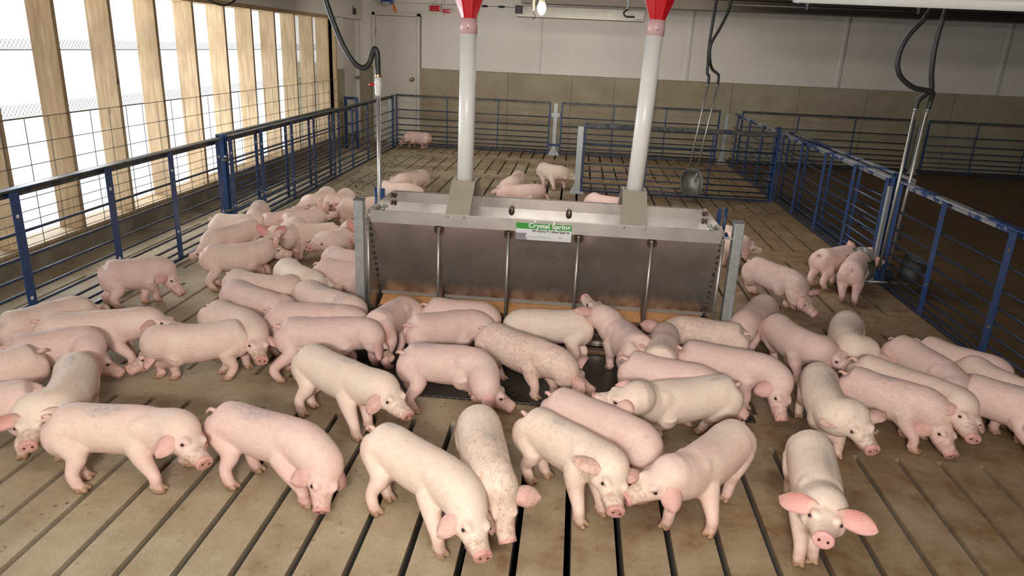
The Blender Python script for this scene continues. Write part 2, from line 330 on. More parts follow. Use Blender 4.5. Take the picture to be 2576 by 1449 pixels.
f = thing('power_cable', (-3.6, 7.4, 2.06), 'black cord looping from the top edge above the window', 'cord')
tb('cord', [(-.07, -.3, .0), (.0, -.1, -.08), (.02, .12, -.09), (.02, .35, -.02), (.02, .5, .1), (.02, .6, .37)], .010, 'hose', f, 8, 6)
bm = bmesh.new(); box(bm, -.12, -.05, -.4, -.27, -.03, .03); link('plug', bm, 'brass', f, bevel=.01)

# ---------------- gates and fences ----------------
RZ = (.615, .475, .368, .278, .198, .128, .072)
def panel(name, x, y0, y1, ups, label, group, rail='rail', topz=.862, ht=.05, face=1):
    """barred panel running along y; ups = world y of the flat uprights"""
    t = thing('livestock_fence', (x, y0, 0), label, 'fence', group); L = y1-y0
    bm = bmesh.new(); box(bm, -.026, .026, 0, L, topz-.012, topz); box(bm, -.026*face-.004, -.026*face+.004, 0, L, topz-.055, topz); link('top_rail', bm, rail, t, bevel=.002)
    for u in ups:
        yy = u-y0; bm = bmesh.new()
        box(bm, face*.006-.003, face*.006+.003, yy-.034, yy+.034, .012, topz-.012)
        box(bm, -.02 if face > 0 else .006, -.006 if face > 0 else .02, yy+.028, yy+.034, .012, topz-.012)
        o = link('upright', bm, 'blue', t, bevel=.0015)
        for z in (.71, .24):
            bm = bmesh.new(); tube(bm, [(face*.008, yy-.004, z), (face*.0115, yy-.004, z)], .011, 10)
            link('bolt_hole', bm, 'walltrim' if x < 0 else 'brass', o)
    for z in RZ:
        bm = bmesh.new(); tube(bm, [(-face*.004, 0, z), (-face*.004, L, z)], .0085, 7); link('rod', bm, 'rod', t, smooth=True)
    B('bottom_rail', -.006, .014, 0, L, .012, .036, 'rod', t)
    return t
g = 'barred panels of the left fence'
LX = -2.99
panel('fence_panel', LX, 1.95, 5.95, (2.78, 3.60, 4.42, 5.17, 5.91), 'blue barred fence panel nearest the camera on the window side', g)
panel('fence_panel', LX, 6.09, 9.0, (6.14, 6.78, 7.55, 8.22, 8.93), 'blue barred middle fence panel on the window side, pen side of the doubled pair', g)
panel('fence_panel', LX-.10, 6.15, 9.2, (6.20, 6.88, 7.63, 8.33, 9.06), 'blue barred fence panel doubled up behind the middle one on the window side', g)
panel('fence_panel', LX, 9.06, 12.1, (9.12, 9.70, 10.45, 11.95), 'blue barred fence panel farthest away on the window side', g)
RXF = 2.53; g = 'barred panels of the right fence'
panel('fence_panel', RXF, 1.95, 5.80, (2.6, 3.42, 4.24, 5.06, 5.76), 'barred fence panel nearest the camera on the right with paint worn off its rail', g, 'railworn', .845, face=-1)
panel('fence_panel', RXF, 5.96, 9.40, (6.02, 6.74, 7.55, 8.36, 9.14), 'middle right-hand fence panel on the pigs\' side of the doubled pair, pale worn rail', g, 'railworn', .845, face=-1)
panel('fence_panel', RXF+.13, 5.90, 9.40, (6.10, 6.94, 7.74, 8.58, 9.36), 'middle right-hand fence panel on the empty pen side of the doubled pair', g, 'railworn', .845, face=-1)
panel('fence_panel', RXF, 9.46, 12.1, (9.52, 10.18, 10.98, 11.81), 'far right-hand fence panel running to the back gates', g, 'railworn', .84, face=-1)
def xgate(name, x0, x1, y, label, group, topz=.865, flat=.035, nv=2, th=.011, top='rail'):
    t = thing(name, (x0, y, 0), label, 'gate', group); L = x1-x0
    B('top_rail', 0, L, -.012, .012, topz-flat, topz, top, t, .002)
    for z in RZ: 
        bm = bmesh.new(); tube(bm, [(0, 0, z), (L, 0, z)], .0085, 7); link('rod', bm, 'rod', t, smooth=True)
    B('bottom_rail', 0, L, -.012, .012, .022, .046, 'rod', t)
    for x in (0.0, L): B('end_bar', x-.012, x+.012, -.013, .013, .022, topz, 'blue', t)
    for i in range(nv):
        x = L*(i+1)/(nv+1); B('stay', x-.008, x+.008, .009, .017, .03, topz-flat, 'blue', t)
    return t
g = 'back gates in front of the concrete wall'
xgate('gate', -3.0, -.43, 12.24, 'blue barred back gate in front of the grey door, leftmost', g)
xgate('gate', -.23, 2.32, 12.24, 'blue barred back gate between the two galvanised posts', g)
xgate('gate', 2.70, 5.38, 12.3, 'dark barred back gate of the empty right pen', g)
xgate('gate', 5.62, 8.7, 12.3, 'dark barred back gate at the far right edge', g, nv=3)
xgate('gate', .13, 2.43, 8.97, 'wide-railed swing gate across the pen behind the feeder', None, .862, .055, 2)
def post(x, y, hgt, label, w=.032, brackets=True, mat='galv', foot=True, pin=False, group='galvanised fence posts'):
    t = thing('fence_post', (x, y, 0), label, 'post', group)
    B('tube', -w, w, -w, w, .0, hgt, mat, t, .004)
    if foot:
        bm = bmesh.new(); box(bm, -.09, .09, -.06, .06, 0, .008)
        for s in (-1, 1):
            a = [bm.verts.new(p) for p in ((s*w, -.004, .12), (s*.085, -.004, .008), (s*w, -.004, .008), (s*w, .004, .12), (s*.085, .004, .008), (s*w, .004, .008))]
            bm.faces.new(a[:3]); bm.faces.new(a[3:][::-1]); bm.faces.new((a[0], a[1], a[4], a[3]))
        link('foot', bm, mat, t)
    if brackets:
        B('bracket', -.085, .085, -w-.008, -w, .62, .69, mat, t, .003); B('latch', -.09, .09, -w-.01, -w, .15, .19, 'blue', t, .003)
        bm = bmesh.new(); [tube(bm, [(s*.075, -w-.02, .60), (s*.075, -w-.02, .70)], .006, 6) for s in (-1, 1)]; link('pin', bm, 'wire', t)
    if pin: tb('latch_pin', [(-.10, -.01, .77), (-w, -.01, .77)], .006, mat, t, 6)
    return t
post(-.33, 12.24, .84, 'galvanised post with side brackets between the back gates')
post(2.45, 12.3, .80, 'galvanised post where the right fence meets the back gates', brackets=False)
post(5.5, 12.3, .80, 'galvanised post between the dark gates of the empty right pen', brackets=False)
post(.075, 8.97, .815, 'galvanised post a pale pig is sniffing behind the feeder', .036, False, pin=True)
post(-3.09, 12.16, .87, 'galvanised post at the far end of the left fence', .03, False)
post(2.475, 5.83, .79, 'galvanised post strapped to the right fence joint by the drinking bowl', .016, False, foot=False)
def channel(x, y, label, grp):
    t = thing('joint_post', (x, y, 0), label, 'post', grp)
    bm = bmesh.new()
    for s in (-1, 1): box(bm, -.02, .02, s*.03-.006, s*.03+.006, 0, .885)
    box(bm, -.024, -.018, -.036, .036, 0, .86); link('channel', bm, 'blue', t)
    B('strap', -.03, .03, -.045, .045, .66, .68, 'wire', t); B('strap', -.03, .03, -.045, .045, .22, .24, 'wire', t)
    bm = bmesh.new(); ell(bm, (.028, -.03, .70), (.012, .012, .012)); ell(bm, (.028, .03, .70), (.012, .012, .012)); link('bolt', bm, 'galv', t, smooth=True)
channel(LX+.0, 6.02, 'dark blue joint post between the two nearer left fence panels', 'fence joint posts')
channel(RXF, 5.88, 'dark blue joint post on the right fence behind the steel water rods', 'fence joint posts')
channel(RXF, 9.43, 'dark blue joint post where the swing gate meets the right fence', 'fence joint posts')
# small blue frame leaning near the side door
t = thing('blue_frame', (-3.62, 11.7, 0), 'small dark blue steel frame standing by the side door in the far corner', 'frame')
B('leg', -.10, -.06, -.02, .02, 0, .78, 'blue', t); B('leg', .08, .12, -.02, .02, 0, .78, 'blue', t); B('crossbar', -.10, .12, -.02, .02, .78, .82, 'blue', t)
for z in (.2, .4, .6): B('rung', -.06, .08, -.008, .008, z, z+.015, 'rod', t)

# ---------------- feeder ----------------
F = thing('pig_feeder', (0, 0, 0), 'large stainless steel hopper feeder with rusty feed trough in the middle of the pen', 'feeder')
FX0, FX1, FY0, FY1, FZ = -1.18, .885, 4.12, 4.72, .75
def sheet(name, poly, th, m, parent, axis):
    """extrude polygon of (x,y,z) points by vector th"""
    bm = bmesh.new(); a = [bm.verts.new(p) for p in poly]; b = [bm.verts.new(Vector(p)+Vector(th)) for p in poly]; n = len(poly)
    bm.faces.new(a); bm.faces.new(b[::-1])
    for i in range(n): bm.faces.new((a[i], a[(i+1) % n], b[(i+1) % n], b[i]))
    return link(name, bm, m, parent)
for side, yr, yb, s in (('front', FY0, 4.345, 1), ('back', FY1, 4.495, -1)):
    bm = bmesh.new(); th = .004*s
    prof = [(yr-.006*s, FZ), (yr, FZ), (yr, .672), (yb, .155), (yb, .15), (yb+th, .15), (yb+th, .158), (yr+th, .676), (yr+th, FZ-.004), (yr-.006*s, FZ-.004)]
    va = [bm.verts.new((FX0, y, z)) for y, z in prof]; vb = [bm.verts.new((FX1, y, z)) for y, z in prof]; n = len(prof)
    for i in range(n): bm.faces.new((va[i], va[(i+1) % n], vb[(i+1) % n], vb[i]))
    link('hopper_panel', bm, 'steel', F)
    B('hopper_lip', FX0+.01, FX1-.01, yr-.010*s if s > 0 else yr+.0, yr if s > 0 else yr+.010, FZ-.074, FZ-.002, 'steel2', F)
    B('hopper_foot', FX0+.01, FX1-.01, min(yb-.008*s, yb+.0*s), max(yb-.008*s, yb), .150, .182, 'steel2', F)
    B('feed_ledge', FX0+.01, FX1-.01, min(yb-.105*s, yb+.02*s), max(yb-.105*s, yb+.02*s), .085, .108, 'crust', F, .003)
    bm = bmesh.new(); N = 60; rows = []
    for j, (yy, zz) in enumerate(((yb-.10*s, .1085), (yb-.085*s, .122), (yb-.05*s, .132), (yb-.01*s, .146), (yb+.01*s, .15))):
        rows.append([bm.verts.new((FX0+.02+(FX1-FX0-.04)*i/N, yy, zz+(.005*noise.noise(Vector((i*.3, j*.9, s))) if j else 0))) for i in range(N+1)])
    base = [[bm.verts.new((v.co.x, v.co.y, .1082)) for v in (rows[-1][0], rows[-1][-1], rows[0][-1], rows[0][0])]]
    for a, b in zip(rows, rows[1:]):
        for i in range(N): bm.faces.new((a[i], a[i+1], b[i+1], b[i]))
    q = base[0]; bm.faces.new(q); fo = link('feed', bm, 'feed', F, smooth=True); fo['kind'] = 'stuff'
for x, s in ((FX0, -1), (FX1, 1)):
    o = B('end_panel', min(x, x+.005*s), max(x, x+.005*s), 4.10, 4.74, .03, FZ, 'steel', F)
    for yy in (4.10, 4.74): tb('edge_bar', [(x+.004*s, yy, .03), (x+.004*s, yy, .70)], .009, 'steel2', F, 8)
    bm = bmesh.new(); 
    for i in range(13):
        z = .17+.5*i/12; y = 4.345-(z-.155)/.517*.225
        ell(bm, (x-.006*s, y-.004, z), (.006, .007, .013+.004*math.sin(i*2.1)), seg=8, rg=6)
    link('weld_seam', bm, 'weld', F, smooth=True)
for x in (-.76, -.345, .066, .49):
    r = tb('divider_rod', [(x, 4.11, .062), (x, 4.11, .655)], .0085, 'steel2', F, 10)
    bm = bmesh.new(); ell(bm, (x, 4.118, .655), (.018, .012, .020)); link('weld', bm, 'weld', r, smooth=True)
    bm = bmesh.new(); tube(bm, [(x, 4.1195, .652), (x, 4.1165, .652)], .030, 16); link('heat_tint', bm, 'heat', r)
    p = sheet('divider_plate', [(x-.002, 4.13, .05), (x-.002, 4.345, .05), (x-.002, 4.345, .155), (x-.002, 4.30, .255), (x-.002, 4.13, .16)], (.004, 0, 0), 'crust', F, 0)
# trough pan and plinth
bm = bmesh.new(); box(bm, FX0-.0, FX1+.0, 3.93, 4.91, 0, .03); link('plinth', bm, 'crust', F, bevel=.004)
bm = bmesh.new(); box(bm, FX0, FX1, 3.99, 4.0, .03, .065); box(bm, FX0, FX1, 4.84, 4.85, .03, .065); box(bm, FX0, FX1, 3.99, 4.85, .03, .036); link('trough', bm, 'steel', F)
tb('trough_pipe', [(FX0, 4.10, .062), (FX1, 4.10, .062)], .010, 'steel', F)
B('trough_core', FX0+.02, FX1-.02, 4.36, 4.48, .036, .15, 'crust', F)
# interior rim details, bolts, tie plate scars
for x in (-.71, -.61, .32, .44, -.19, -.08):
    bm = bmesh.new(); ell(bm, (x, 4.105, .738), (.009, .006, .009), seg=10, rg=6); link('bolt', bm, 'galv' if x not in (-.19, -.08) else 'white', F, smooth=True)
for x in (-.38, .0):
    bm = bmesh.new(); ell(bm, (x, 4.712-.02, .665), (.020, .008, .030), seg=12, rg=8); link('weld', bm, 'weld', F, smooth=True)
for x, s in ((FX0+.012, 1), (FX1-.012, -1)):
    bm = bmesh.new()
    for z in (.72, .67): ell(bm, (x, 4.70, z), (.010, .012, .018), seg=8, rg=6)
    link('weld_seam', bm, 'weld', F, smooth=True)
    B('adjuster_plate', x-.006, x+.006, 4.30, 4.42, .66, .71, 'tan', F, .003)
    bm = bmesh.new(); [ell(bm, (x+.012*s, y, .71), (.018, .012, .010), seg=10, rg=6) for y in (4.33, 4.41)]; link('wing_nut', bm, 'galv', F, smooth=True)
for x, s in ((-1.235, -1), (.965, 1)):
    p = B('post', x-.028, x+.028, 4.08, 4.14, 0, .805, 'galv', F, .004)
    B('cap', x-.030, x+.030, 4.078, 4.142, .805, .812, 'wire', p)
    B('post_arm', min(x, x-s*.08), max(x, x-s*.08), 4.10, 4.12, .705, .715, 'galv', p)
    q = B('adjuster_bracket', min(x-s*.05, x+s*.01), max(x-s*.05, x+s*.01), 4.37, 4.45, .655, .667, 'blue', F, .002)
    tb('adjuster_rod', [(x-s*.02, 4.40, .60), (x-s*.02, 4.40, .83)], .0095, 'blue', q, 8); B('adjuster_channel', x-.012-s*.035, x+.012-s*.035, 4.50, 4.52, .55, .80, 'blue', q)
    bm = bmesh.new(); tube(bm, [(x-s*.02, 4.40, .668), (x-s*.02, 4.40, .674)], .028, 12); link('washer', bm, 'blue', q)
# hoods straddling the hopper
def hood(x):
    bm = bmesh.new(); w = .072; a, b, c, d = (4.112, .735), (4.36, .905), (4.50, .905), (4.735, .735); t = .004
    for (p, q) in ((a, b), (c, d)):
        v = [bm.verts.new(r) for r in ((x-w, p[0], p[1]), (x+w, p[0], p[1]), (x+w, q[0], q[1]), (x-w, q[0], q[1]), (x-w, p[0], p[1]-t), (x+w, p[0], p[1]-t), (x+w, q[0], q[1]-t), (x-w, q[0], q[1]-t))]
        for f in ((0, 1, 2, 3), (7, 6, 5, 4), (0, 3, 7, 4), (1, 5, 6, 2), (0, 4, 5, 1), (3, 2, 6, 7)): bm.faces.new([v[i] for i in f])
        dy = .018 if p is a else -.018
    # flanges
        for s in (-1, 1):
            u = [bm.verts.new(r) for r in ((x+s*w, p[0], p[1]), (x+s*w, q[0], q[1]), (x+s*w, q[0], q[1]-.03), (x+s*w, p[0], p[1]-.03))]
            bm.faces.new(u)
    # top plate with round hole
    n = 24; R = .058; outer = []; inner = []
    for k in range(n):
        an = 2*math.pi*k/n+math.pi/4; cx, cy = math.cos(an), math.sin(an); m = max(abs(cx), abs(cy))
        outer.append(bm.verts.new((x+cx/m*w, 4.43+cy/m*.07, .905))); inner.append(bm.verts.new((x+cx*R, 4.43+cy*R, .905)))
    for k in range(n): bm.faces.new((outer[k], outer[(k+1) % n], inner[(k+1) % n], inner[k]))
    link('hood', bm, 'tan', F)
hood(-.655); hood(.385)
# maker's label on the lip
lab = B('label', -.302, .022, 4.1065, 4.1085, .628, .728, 'lwhite', F)
B('label_band', -.302, .022, 4.1058, 4.1066, .694, .728, 'lgreen', lab)
bm = bmesh.new(); v = [bm.verts.new(p) for p in ((-.302, 4.1058, .628), (-.234, 4.1058, .628), (-.246, 4.1058, .650), (-.236, 4.1058, .668), (-.302, 4.1058, .668))]; bm.faces.new(v)
link('label_emblem', bm, 'lgrey', lab)
for z, x0 in ((.6415, -.24), (.6335, -.232)): B('label_rule', x0, .018, 4.1057, 4.1062, z, z+.0008, 'lgrey', lab)
def text(body, x, z, size, m, y=4.1054, bold=0., ax='RIGHT', sx=1.0):
    cu = bpy.data.curves.new('t', 'FONT'); cu.body = body; cu.size = size; cu.align_x = ax; cu.offset = bold; cu.extrude = .0002; cu.space_character = 1.02
    o = bpy.data.objects.new('t', cu); C.objects.link(o); dg = bpy.context.evaluated_depsgraph_get(); me = bpy.data.meshes.new_from_object(o.evaluated_get(dg))
    bpy.data.objects.remove(o); me.transform(Matrix.Diagonal((sx, 1, 1, 1)))
    me.transform(Matrix.Translation((x, y, z)) @ Matrix.Rotation(math.pi/2, 4, 'X')); me.materials.clear(); me.materials.append(M[m])
    r = bpy.data.objects.new('label_lettering', me); C.objects.link(r); r.parent = lab; return r
text('Crystal Spring', .014, .703, .0375, 'ltextw', bold=.0011, sx=1.12)
text('Wet/Dry Feeding System', .012, .6775, .0185, 'ltext', bold=.0006, sx=1.14)
text('Crystal Spring Hog Equip. Ltd.', -.240, .646, .0100, 'lgrey', ax='LEFT', sx=1.15)
text('FS-071', -.022, .6475, .0100, 'ltext', sx=1.15)
# ---------------- drop tubes ----------------
def drop(x, xt, zt, label):
    t = thing('drop_tube', (x, 4.43, 0), label, 'feed tube', 'white feed drop tubes'); dx = xt-x
    tb('tube', [(0, 0, .80), (dx*.88, 0, zt-.075)], .0495, 'white', t, 28)
    tb('sleeve', [(dx*.88, 0, zt-.075), (dx, 0, zt+.01)], .0502, 'pinkpvc', t, 28)
    bm = bmesh.new(); n = 8; prof = ((.044, zt-.012), (.047, zt+.012), (.095, zt+.13), (.125, zt+.20), (.125, zt+.235)); rings = []
    for r, z in prof: rings.append([bm.verts.new((dx+math.cos(2*math.pi*(k+.5)/n)*r*(1 if k % 2 else 1), math.sin(2*math.pi*(k+.5)/n)*r, z)) for k in range(n)])
    for a, b in zip(rings, rings[1:]):
        for k in range(n): bm.faces.new((a[k], a[(k+1) % n], b[(k+1) % n], b[k]))
    bm.faces.new(rings[-1][::-1]); fn = link('funnel', bm, 'red', t, bevel=.004)
    bm = bmesh.new()
    for s in (-.028, .028): tube(bm, [(dx+s*.7, -.044, zt+.012), (dx+s*1.15, -.092, zt+.13)], .0035, 6)
    link('rib', bm, 'red', fn)
    bm = bmesh.new(); ell(bm, (dx*.95, -.050, zt-.045), (.007, .006, .007), seg=10, rg=6); link('screw', bm, 'galv', t, smooth=True)
    tb('neck', [(dx, 0, zt+.235), (dx, 0, 2.2)], .035, 'red', t, 16)
    return t
drop(-.655, -.654, 1.832, 'white plastic feed tube with red funnel, left of the two over the feeder')
drop(.385, .425, 1.866, 'white plastic feed tube with red funnel, right of the two over the feeder')
tag(tb('auger_line', [(-3.7, 4.43, 2.24), (8.9, 4.43, 2.24)], .05, 'galv', None, 20), 'galvanised auger pipe under the ceiling above the red funnels', 'pipe')
t = thing('white_pipe', (1.31, 5.0, 2.075), 'white plastic pipe along the top right edge of the photo', 'pipe')
tb('pipe', [(0, 0, 0), (7.6, 0, 0)], .042, 'white', t, 20); tb('clip', [(-.02, 0, -.02), (.03, 0, -.045), (.05, 0, -.03)], .006, 'galv', t, 6)
for x in (.6, 3.0, 5.5): B('hanger', x-.01, x+.01, -.01, .01, .04, .365, 'galv', t)

# ---------------- water lines and bowls ----------------
def elastic(pts, r, name, m, parent, n=12): return tb(name, pts, r, m, parent, n, 8)
t = thing('water_pipe', (-1.298, 4.80, 0), 'galvanised water pipe with white valve and thick black hose at the feeder\'s left end', 'water pipe')
tb('pipe', [(0, 0, .03), (0, 0, 1.375)], .0135, 'pipe', t, 12)
bm = bmesh.new(); tube(bm, [(0, 0, 1.355), (0, 0, 1.365), (0, 0, 1.40), (0, 0, 1.415), (0, 0, 1.435), (0, 0, 1.45), (0, 0, 1.472)], [.018, .020, .020, .024, .024, .020, .018], 16); v = link('valve', bm, 'white', t, smooth=True)
bm = bmesh.new(); tube(bm, [(-.02, 0, 1.425), (-.035, 0, 1.425)], .009, 10); tube(bm, [(-.035, 0, 1.425), (-.05, 0, 1.425), (-.06, 0, 1.424)], [(.013, .011), (.012, .010), (.007, .007)], 10); link('valve_handle', bm, 'red', v, smooth=True)
bm = bmesh.new(); tube(bm, [(0, 0, 1.474), (0, 0, 1.488)], .0205, 14); ell(bm, (.024, 0, 1.481), (.008, .006, .006), seg=8, rg=6); link('hose_clamp', bm, 'brass', t)
elastic([(0, 0, 1.472), (0, 0, 1.56), (-.003, 0, 1.625), (-.018, 0, 1.645), (-.036, 0, 1.61), (-.06, 0, 1.55), (-.10, 0, 1.525), (-.16, 0, 1.56), (-.23, 0, 1.67), (-.30, 0, 1.84), (-.345, 0, 2.0), (-.36, 0, 2.2), (-.36, 0, 2.43)], .0185, 'hose', 'hose', t)
def bowl(parent, c, r, h, tilt, name='bowl'):
    bm = bmesh.new(); n = 24; rings = []
    for (s, z) in ((.62, 0), (.85, .12*h), (.97, .5*h), (1.0, h), (1.06, h), (.93, h-.006), (.9, .5*h), (.75, .2*h), (.0, .1*h)):
        rings.append([bm.verts.new((math.copysign(abs(math.cos(2*math.pi*k/n))**.7, math.cos(2*math.pi*k/n))*r[0]*max(s, .01), math.copysign(abs(math.sin(2*math.pi*k/n))**.7, math.sin(2*math.pi*k/n))*r[1]*max(s, .01), z)) for k in range(n)])
    for a, b in zip(rings, rings[1:]):
        for k in range(n): bm.faces.new((a[k], a[(k+1) % n], b[(k+1) % n], b[k]))
    bm.faces.new(rings[0][::-1]); bm.transform(Matrix.Translation(c) @ Matrix.Rotation(tilt[0], 4, 'X') @ Matrix.Rotation(tilt[1], 4, 'Y'))
    return link(name, bm, 'bowl', parent, smooth=True)
t = thing('drinker', (1.43, 8.86, 0), 'oval steel drinking bowl on twin rods and black hoses at the swing gate', 'drinker', 'pig drinkers')
bowl(t, (0, -.02, .20), (.125, .16), .12, (1.12, 0))
for xa, xb in ((-.03, .075), (.065, .185)):
    tb('rod', [(xa, .03, .34), (xb, .03, 1.365)], .0115, 'steel2', t, 10); tb('hose_clamp', [(xb, .03, 1.355), (xb, .03, 1.385)], .015, 'galv', t, 10)
tb('nipple', [(.075, .0, .40), (.05, -.03, .24)], .010, 'galv', t, 8)
elastic([(.075, .03, 1.375), (.073, .03, 1.47), (.05, .03, 1.50), (.045, .03, 1.62), (.03, .0, 1.8), (.04, .0, 2.1), (.06, .0, 2.43)], .0165, 'hose', 'hose', t)
elastic([(.185, .03, 1.375), (.185, .03, 1.47), (.165, .03, 1.50), (.10, .03, 1.55), (.05, -.03, 1.66), (.045, -.03, 1.82), (.13, -.01, 2.0), (.20, .0, 2.2), (.22, .0, 2.43)], .0165, 'hose', 'hose', t)
t = thing('drinker', (2.44, 5.70, 0), 'pair of steel drinking bowls astride the right fence with two pigs at them', 'drinker', 'pig drinkers')
bowl(t, (-.09, .0, .09), (.085, .135), .19, (.15, -.30)); bowl(t, (.24, .0, .09), (.075, .12), .18, (.1, .30))
tb('rod', [(.025, 0, .15), (.042, 0, 1.385)], .0115, 'steel2', t, 10); tb('rod', [(.10, .02, .15), (.13, .0, 1.385)], .0115, 'steel2', t, 10)
for x in (.042, .13): tb('hose_clamp', [(x, 0, 1.372), (x, 0, 1.40)], .016, 'galv', t, 12)
tb('tie_rod', [(-.1, 0, .05), (.26, 0, .05)], .009, 'galv', t, 8)
elastic([(.042, 0, 1.39), (.05, 0, 1.45), (.10, .0, 1.50), (.125, .0, 1.53), (.10, 0, 1.64), (.085, 0, 1.80), (.09, 0, 1.95), (.11, .0, 2.12), (.12, 0, 2.43)], .018, 'hose', 'hose', t)
elastic([(.13, 0, 1.39), (.135, 0, 1.46), (.115, -.03, 1.515), (-.02, -.03, 1.54), (-.13, -.03, 1.62), (-.165, -.03, 1.74), (-.13, -.03, 1.88), (-.04, -.03, 2.01), (.0, -.03, 2.13), (.01, -.03, 2.43)], .018, 'hose', 'hose', t)
# rubber mat in front of the trough
bm = bmesh.new(); box(bm, -1.17, .98, 3.245, 3.925, 0.0, .012); tag(link('rubber_mat', bm, 'mat', bevel=.003), 'wet black rubber mat on the slats in front of the feeder', 'mat')

# dung clods scattered along the fence foot at the back of the pen: uncountable
bm = bmesh.new(); rr = random.Random(4)
for i in range(420):
    y = rr.uniform(6.8, 12.0); x = -2.78+abs(rr.gauss(0, .28)) if i % 3 else rr.uniform(-2.4, 2.3)
    if -1.4 < x < 1.2 and y < 5.2: continue
    if abs(((x-X0)/XP) % 1) < .12 or abs(((x-X0)/XP) % 1) > .88: continue
    s = rr.uniform(.004, .015); ell(bm, (x, y, s*.25), (s, s*rr.uniform(.5, 1.2), s*.35), seg=6, rg=4)
o = tag(link('dung', bm, 'dung'), 'brown dung crumbs scattered over the slats toward the back of the pen', 'dung'); o['kind'] = 'stuff'
tag(B('floor_plate', 1.22, 1.52, 3.36, 3.42, 0, .008, 'wire', bevel=.002), 'short flat steel strip lying on the slats right of the black mat', 'metal plate')

